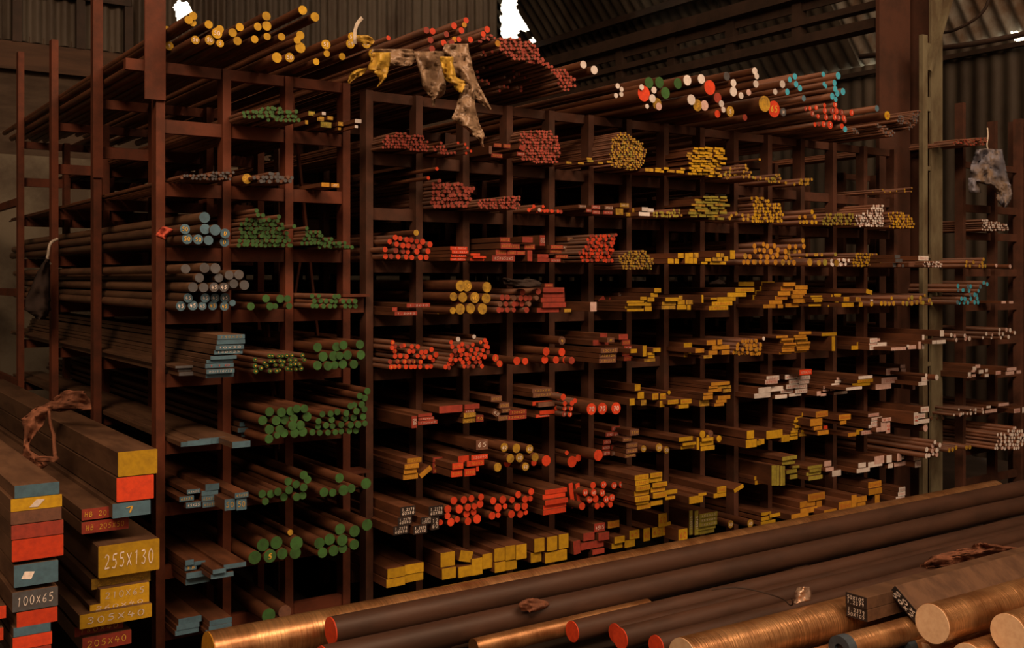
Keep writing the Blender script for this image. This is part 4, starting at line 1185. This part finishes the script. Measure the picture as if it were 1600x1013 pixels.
G1 = 'heavy dark round bars on the floor'
def floor_bar(pxe, Y, zc, D, length, color, steel, label, yaw=0.0, group=None):
    p = atY(pxe, 900, Y)
    py = HY + (EYE - zc) * FPX / depth_at(pxe, Y)
    return long_bar((pxe, py), D, Y, length, color, steel, label, yaw=yaw, group=group)
YW = -.004
floor_bar(327, 4.035, .268, .165, 5.4, 'orange', 'turned_bar', 'thick copper-coloured round bar at the back of the floor row, nearest the racks', YW)
floor_bar(518, 3.875, .313, .113, 7.5, 'red', 'steel_dark', 'dark heavy round bar with a red end, rearmost of the floor row', YW, G1)
floor_bar(505, 3.755, .250, .113, 7.5, 'red', 'steel_dark', 'dark heavy round bar with a red end, second of the floor row', YW, G1)
floor_bar(740, 3.645, .205, .080, .95, None, 'turned_bar', 'slim copper-coloured round bar behind the bottom-centre red end', YW)
floor_bar(895, 3.555, .215, .090, 6.5, 'red', 'steel_dark', 'dark round bar with the red end left of bottom centre', YW, G1)
floor_bar(962, 3.455, .205, .085, 6.5, 'red', 'steel_dark', 'dark round bar half hidden between two red ends at bottom centre', YW, G1)
floor_bar(970, 3.36, .220, .092, 6.5, 'red', 'steel_dark', 'dark round bar with the red end right of bottom centre', YW, G1)
floor_bar(1026, 3.22, .213, .092, 6.5, 'red', 'steel_dark', 'dark round bar with a red end beside the bright turned bars', YW, G1)
floor_bar(1130, 3.10, .225, .092, 6.0, None, 'steel_dark', 'dark round bar running beside the long bright turned bar', YW, G1)
G2 = 'bright turned round bars at the lower right'
long_bar((1068, 1031), .165, 2.955, 6.0, 'cream', 'turned_bar', 'long bright turned bar with a pinkish cut end at lower centre', yaw=-.03, group=G2)
long_bar((1250, 1052), .150, 2.78, 6.0, 'cream', 'turned_bar', 'bright turned bar behind the blue ring ends at lower right', yaw=-.03, group=G2)
e1 = long_bar((1457, 975), .156, 2.49, 5.0, 'cream', 'turned_bar', 'bright turned bar with the large cream end at lower right', yaw=-.03, group=G2)
long_bar((1576, 990), .152, 2.27, 5.0, 'cream', 'turned_bar', 'bright turned bar with a cream end cut by the right edge', yaw=-.03, group=G2)
long_bar((1514, 1036), .152, 2.38, 5.0, 'cream', 'turned_bar', 'bright turned bar with its cream end cut by the bottom edge', yaw=-.03, group=G2)
long_bar((1445, 1024), .10, 2.62, 4.0, 'cream', 'turned_bar', 'cream-ended turned bar half hidden below the large cream end', yaw=-.03, group=G2)

def ring_end(pxy, D, Y, label):
    """blue painted hollow bar end: a thick ring with a dark bore"""
    o = long_bar(pxy, D, Y, 4.5, None, 'turned_bar', label, yaw=-.03)
    n = 32; v = []; f = []
    for k in range(n):
        a = 2 * math.pi * k / n
        v += [(math.cos(a) * 1.03, -.004, math.sin(a) * 1.03), (math.cos(a) * .42, -.004, math.sin(a) * .42), (math.cos(a) * 1.03, .006, math.sin(a) * 1.03), (math.cos(a) * .42, .006, math.sin(a) * .42)]
    for k in range(n):
        a, b2 = 4 * k, 4 * ((k + 1) % n)
        f += [(a, b2, b2 + 1, a + 1), (b2, a, a + 2, b2 + 2), (a + 1, b2 + 1, b2 + 3, a + 3)]
    link_mesh('painted_ring', mesh_from('painted_ring', v, f, ['paint_slate']), o)
    link_mesh('bore', rod_mesh('paint_black', 24), o, (0, -.0008, 0), (0, 0, 0), (.45, .002, .45))
ring_end((1316, 1014), .105, 2.70, 'blue ring-ended bar, left one of the two at the photo bottom')
ring_end((1412, 1013), .100, 2.68, 'blue ring-ended bar, right one of the two at the photo bottom')

G3 = 'black-ended flat bars at lower right'
long_bar((1339, 958), 0, 2.80, 4.6, 'black', 'steel_grey', 'lower of two black-ended flat bars marked 1.2379 at lower right', yaw=-.01, txt='1.2379|50X105', wm=.105, hm=.050, group=G3)
long_bar((1338, 939), 0, 2.80, 4.6, 'black', 'steel_grey', 'upper of two black-ended flat bars marked 50X105 at lower right', yaw=-.01, txt='50X105|1.2379', wm=.105, hm=.050, group=G3)
long_bar((1414, 944), 0, 2.69, 4.6, 'black', 'steel_grey', 'tilted black-ended flat bar leaning behind the large cream end', yaw=-.01, txt='50X|50X2', wm=.155, hm=.045, roll=.66, group=G3)
for i, xx in enumerate((2.4, 4.6, 6.6)):
    tag(box_part('timber_bearer', (xx, 2.2, 0), (xx + .12, 4.0, .12), 'timber'), ['timber bearer under the left ends of the heavy floor bars', 'timber bearer under the middle of the heavy floor bars', 'timber bearer under the far ends of the heavy floor bars'][i], 'bearer')

# ---------------------------------------------------------------- cloth, film and scraps
def drape(name, rows, depth, amp, mat, parent=None, cols=10, sub=4, seed=0, bulge=0.0, origin=None, fold=7.0, thick=.0015):
    """sheet hung between a left and a right edge; rows = (y, x_left, x_right) in pixels of the current view, depth(x, y) -> Y"""
    v, f = [], []
    R = []
    for (y0, a0, b0), (y1, a1, b1) in zip(rows, rows[1:]):
        for k in range(sub):
            s = k / sub
            R.append((y0 + (y1 - y0) * s, a0 + (a1 - a0) * s, b0 + (b1 - b0) * s))
    R.append(rows[-1])
    for j, (y, a, b2) in enumerate(R):
        for i in range(cols + 1):
            s = i / cols
            edge = noise.noise((j * .9, seed * 3.1, 0 if s < .5 else 9)) * 5 * (abs(s - .5) * 2)
            x = a + (b2 - a) * s + edge
            p2 = px(x, y)
            nz = noise.noise((p2[0] * .09 + seed, p2[1] * .05, seed)) * amp + noise.noise((p2[0] * .3, p2[1] * .22, seed + 5)) * amp * .45 + math.sin(s * fold + seed + j * .25) * amp * .35
            Y = depth(p2[0], p2[1]) + nz - bulge * math.sin(math.pi * s)
            v.append(atY(p2[0], p2[1], Y))
    for j in range(len(R) - 1):
        for i in range(cols):
            q = j * (cols + 1) + i
            f.append((q, q + cols + 1, q + cols + 2, q + 1))
    o0 = Vector(origin) if origin is not None else v[0]
    me = mesh_from(name, [tuple(p - o0) for p in v], f, [mat], None, True)
    o = link_mesh(name, me, parent, (0, 0, 0) if parent is not None else o0)
    md = o.modifiers.new('thickness', 'SOLIDIFY'); md.thickness = thick
    return o

view(560, 60, 5.958)
pw0 = atY(700, 75, 4.10)
pw = empty('plastic_wrap', pw0)
tag(pw, 'torn brown plastic wrap with yellow patches hanging from the bars atop the long rack', 'plastic wrap')
dz = lambda x, y: 4.14
drape('hanging_film', [(120, 515, 800), (200, 535, 800), (300, 560, 805), (400, 580, 815), (470, 605, 815), (520, 650, 800), (548, 680, 770), (570, 680, 712), (600, 680, 715), (632, 690, 712)], dz, .05, 'film_brown', pw, 12, 4, 1, .03, pw0)
drape('hanging_film', [(50, 800, 1022), (120, 780, 1030), (180, 860, 1050), (260, 870, 1062), (340, 905, 1085), (400, 950, 1110), (450, 985, 1130), (500, 1020, 1160), (560, 1080, 1190), (610, 1140, 1215), (650, 1195, 1240), (670, 1212, 1240)], lambda x, y: 4.03, .05, 'film_brown', pw, 12, 4, 2, .03, pw0)
drape('hanging_film', [(430, 990, 1075), (500, 950, 1080), (600, 918, 1085), (690, 895, 1100), (740, 868, 1112), (800, 915, 1130), (840, 1000, 1145), (880, 1040, 1170), (910, 1060, 1178), (940, 1128, 1165), (980, 1135, 1165), (1012, 1140, 1172)], lambda x, y: 4.00, .045, 'film_brown', pw, 12, 4, 3, .03, pw0)
drape('yellow_film', [(170, 755, 885), (240, 768, 885), (310, 785, 900), (360, 800, 910), (400, 822, 990), (430, 880, 995), (470, 895, 985), (502, 935, 965)], lambda x, y: 3.97, .04, 'film_yellow', pw, 10, 4, 4, .02, pw0)
drape('side_film', [(100, 130, 510), (140, 125, 520), (180, 150, 525), (220, 190, 520), (255, 280, 490)], lambda x, y: 4.20, .04, 'film_brown', pw, 14, 4, 5, .02, pw0)
ys0 = atY(585, 70, 4.08)
ysc = empty('yellow_wrap_scrap', ys0)
tag(ysc, 'torn yellow plastic scrap hanging beside the bar marked 56', 'plastic wrap')
drape('scrap_sheet', [(130, 130, 300), (200, 120, 300), (250, 95, 290), (290, 85, 280), (330, 150, 272), (365, 190, 262), (395, 200, 235), (420, 190, 215), (455, 170, 178)], lambda x, y: 4.06, .04, 'film_yellow', ysc, 9, 4, 6, .02, ys0)
drape('scrap_sheet', [(-30, -30, 90), (0, -40, 130), (30, -10, 150), (55, 40, 130)], lambda x, y: 4.15, .05, 'film_yellow', ysc, 9, 4, 7, .02, ys0)
drape('scrap_sheet', [(280, 0, 90), (320, -70, 60), (350, -90, 20), (400, -95, -60), (420, -92, -75)], lambda x, y: 4.08, .04, 'film_yellow', ysc, 8, 4, 8, .02, ys0)

def ribbon(name, pts, w, mat, label, cat, parent=None, tube=False):
    """strip or cord through 3-D points"""
    cu = bpy.data.curves.new(name, 'CURVE'); cu.dimensions = '3D'
    sp = cu.splines.new('NURBS'); sp.points.add(len(pts) - 1)
    o0 = Vector(pts[0])
    for q, p in zip(sp.points, pts): q.co = (*(Vector(p) - o0), 1)
    sp.use_endpoint_u = True; sp.order_u = 3
    cu.bevel_depth = w if tube else w * .35; cu.bevel_resolution = 2
    if not tube: cu.extrude = w
    tmp = bpy.data.objects.new(name + '_tmp', cu); COL.objects.link(tmp)
    dg = bpy.context.evaluated_depsgraph_get()
    me = bpy.data.meshes.new_from_object(tmp.evaluated_get(dg))
    bpy.data.objects.remove(tmp)
    me.materials.clear(); me.materials.append(MATS[mat])
    o = link_mesh(name, me, parent, o0)
    if label: tag(o, label, cat)
    return o

view(230, 0, 4.2216)
ribbon('packing_strap', [atY(*px(x, y), 4.15) for x, y in ((1372, 290), (1368, 240), (1372, 190), (1390, 145), (1418, 118))], .006, 'strap_plastic', 'curled pale packing strap standing up among the yellow bars', 'strap')

# rag round the left stack
view(0, 580, 5.628)
def top_y(x, y): return 0
rag0 = atY(60, 660, 5.4)
rag = empty('brown_rag', rag0)
tag(rag, 'brown cloth strip knotted around the left stack of blocks', 'cloth')
drape('cloth_band', [(175, 560, 740), (210, 520, 760), (250, 470, 790), (290, 400, 800), (330, 330, 800), (350, 300, 520)], lambda x, y: 5.05 - (x - 90) * .004, .05, 'cloth_brown', rag, 10, 4, 11, .03, rag0, thick=.006)
drape('cloth_band', [(310, 330, 470), (360, 270, 450), (420, 190, 400), (480, 200, 370), (560, 205, 310), (640, 205, 260), (700, 200, 270), (780, 200, 400), (830, 260, 420), (858, 310, 380)], lambda x, y: 4.75, .04, 'cloth_brown', rag, 8, 4, 12, .03, rag0, thick=.006)
drape('cloth_strip', [(350, 415, 445), (450, 420, 455), (560, 450, 490), (650, 455, 495), (740, 460, 500), (775, 465, 520)], lambda x, y: 4.72, .01, 'cloth_brown', rag, 3, 3, 13, .01, rag0, thick=.005)
drape('cloth_strip', [(755, 250, 520), (775, 300, 520), (800, 330, 480)], lambda x, y: 4.70, .015, 'cloth_brown', rag, 8, 3, 14, .01, rag0, thick=.005)

view(0, 240, 2.4115)
jk = empty('hanging_jacket', atY(75, 400, 6.4))
tag(jk, 'dark cloth bag tied with cord to an upright at the far left', 'cloth')
jo = Vector(jk.location)
drape('cloth_body', [(398, 170, 188), (420, 155, 188), (470, 130, 190), (540, 100, 190), (590, 92, 190), (615, 130, 178), (625, 135, 165)], lambda x, y: 6.34, .05, 'cloth_dark', jk, 10, 4, 21, .08, jo, thick=.01)
ribbon('tie_cord', [atY(*px(x, y), 6.38) - jo for x, y in ((218, 322), (195, 330), (185, 350), (182, 380), (176, 400), (190, 418))], .008, 'strap_plastic', None, None, jk, True)
view(230, 230, 4.2216)
o = drape('red_rag', [(525, 95, 130), (545, 75, 180), (570, 62, 150), (590, 60, 130), (608, 100, 128)], lambda x, y: 4.38, .03, 'cloth_red', None, 8, 4, 22, .04, thick=.006)
tag(o, 'crumpled red rag tied at the front left post beside the blue-ended bars', 'cloth')

view(1440, 180, 5.0625)
o = drape('hanging_tarp', [(270, 430, 640), (330, 410, 650), (400, 395, 665), (470, 385, 680), (520, 380, 690), (560, 545, 700), (620, 590, 720), (680, 600, 705), (728, 640, 670)], lambda x, y: 4.30, .07, 'cloth_blue', None, 16, 4, 23, .05, thick=.006)
tag(o, 'grey-blue tarpaulin hanging over the top of the far right rack', 'cloth')
o = drape('cloth_scrap', [(500, 370, 445), (540, 368, 450), (590, 372, 465), (615, 380, 470)], lambda x, y: 4.28, .03, 'cloth_blue', None, 8, 4, 24, .03, thick=.006)
tag(o, 'small crumpled cloth scrap left below the hanging tarpaulin', 'cloth')
ribbon('cord', [atY(*px(x, y), 4.35) for x, y in ((520, 100), (528, 160), (515, 230), (522, 270), (545, 310))], .005, 'strap_plastic', 'pale cord hanging above the tarpaulin', 'cord', None, True)

view(1280, 820, 5)
o = drape('brown_cloth', [(150, 1215, 1330), (185, 1180, 1600), (215, 1000, 1620), (245, 880, 1420), (280, 840, 1390), (310, 800, 1220), (335, 790, 900)], lambda x, y: 3.22 - (x - 1440) * .0012, .04, 'cloth_brown', None, 22, 4, 31, .03, thick=.006)
tag(o, 'brown cloth lying across the bright bars at the right edge', 'cloth')
view(1000, 860, 5)
o = drape('foil_wrap', [(290, 1230, 1325), (320, 1205, 1335), (350, 1205, 1340), (375, 1210, 1338), (395, 1200, 1335), (415, 1195, 1240)], lambda x, y: 3.02, .025, 'foil', None, 10, 4, 32, .05, thick=.003)
tag(o, 'scrap of shiny plastic wrapped around a dark floor bar', 'plastic wrap')
ribbon('tie_wire', [atY(*px(x, y), Y) for x, y, Y in ((560, 310, 3.40), (700, 290, 3.36), (800, 295, 3.32), (950, 325, 3.28), (1080, 365, 3.2), (1140, 395, 3.12), (1170, 435, 3.05), (1200, 425, 3.0), (1185, 380, 3.0))], .003, 'dark_iron', 'thin rusty wire looped over the dark floor bars', 'wire', None, True)
view(300, 850, 2.667)
o = drape('rag_clump', [(228, 1400, 1440), (240, 1370, 1480), (255, 1362, 1492), (270, 1365, 1470), (282, 1380, 1430)], lambda x, y: 3.70, .03, 'cloth_brown', None, 14, 4, 33, .04, thick=.006)
tag(o, 'crumpled brown rag lying on the dark floor bars at centre', 'cloth')
view(570, 400, 4.603)
o = drape('dark_cloth', [(168, 990, 1060), (180, 995, 1250), (200, 1000, 1275), (222, 1040, 1265)], lambda x, y: 4.25, .03, 'cloth_dark', None, 16, 4, 34, .05, thick=.008)
tag(o, 'dark crumpled cloth over dull red bars, fourth shelf of the long rack', 'cloth')
view(870, 400, 4.603)
o = drape('cloth_scrap', [(174, 1150, 1190), (188, 1100, 1210), (202, 1090, 1215)], lambda x, y: 4.35, .02, 'cloth_dark', None, 10, 3, 35, .03, thick=.006)
tag(o, 'small dark cloth scrap above yellow flats, fourth shelf of the long rack', 'cloth')

# cables by the column
view(1200, 0, 3.895)
ribbon('hanging_cable', [atX(*px(x, y), 7.2) for x, y in ((930, 180), (1000, 195), (1090, 200), (1180, 165), (1260, 120), (1320, 60), (1345, 0), (1360, -60))], .012, 'dark_iron', 'dark cable sagging from the roof beside the pale column', 'cable', None, True)
ribbon('roof_tie_rod', [atX(*px(x, y), 7.4) for x, y in ((560, 345), (800, 320), (1000, 300), (1200, 275), (1400, 240), (1570, 205), (1700, 170))], .022, 'dark_iron', 'dark tie rod running behind the pale column under the roof', 'tie rod', None, True)
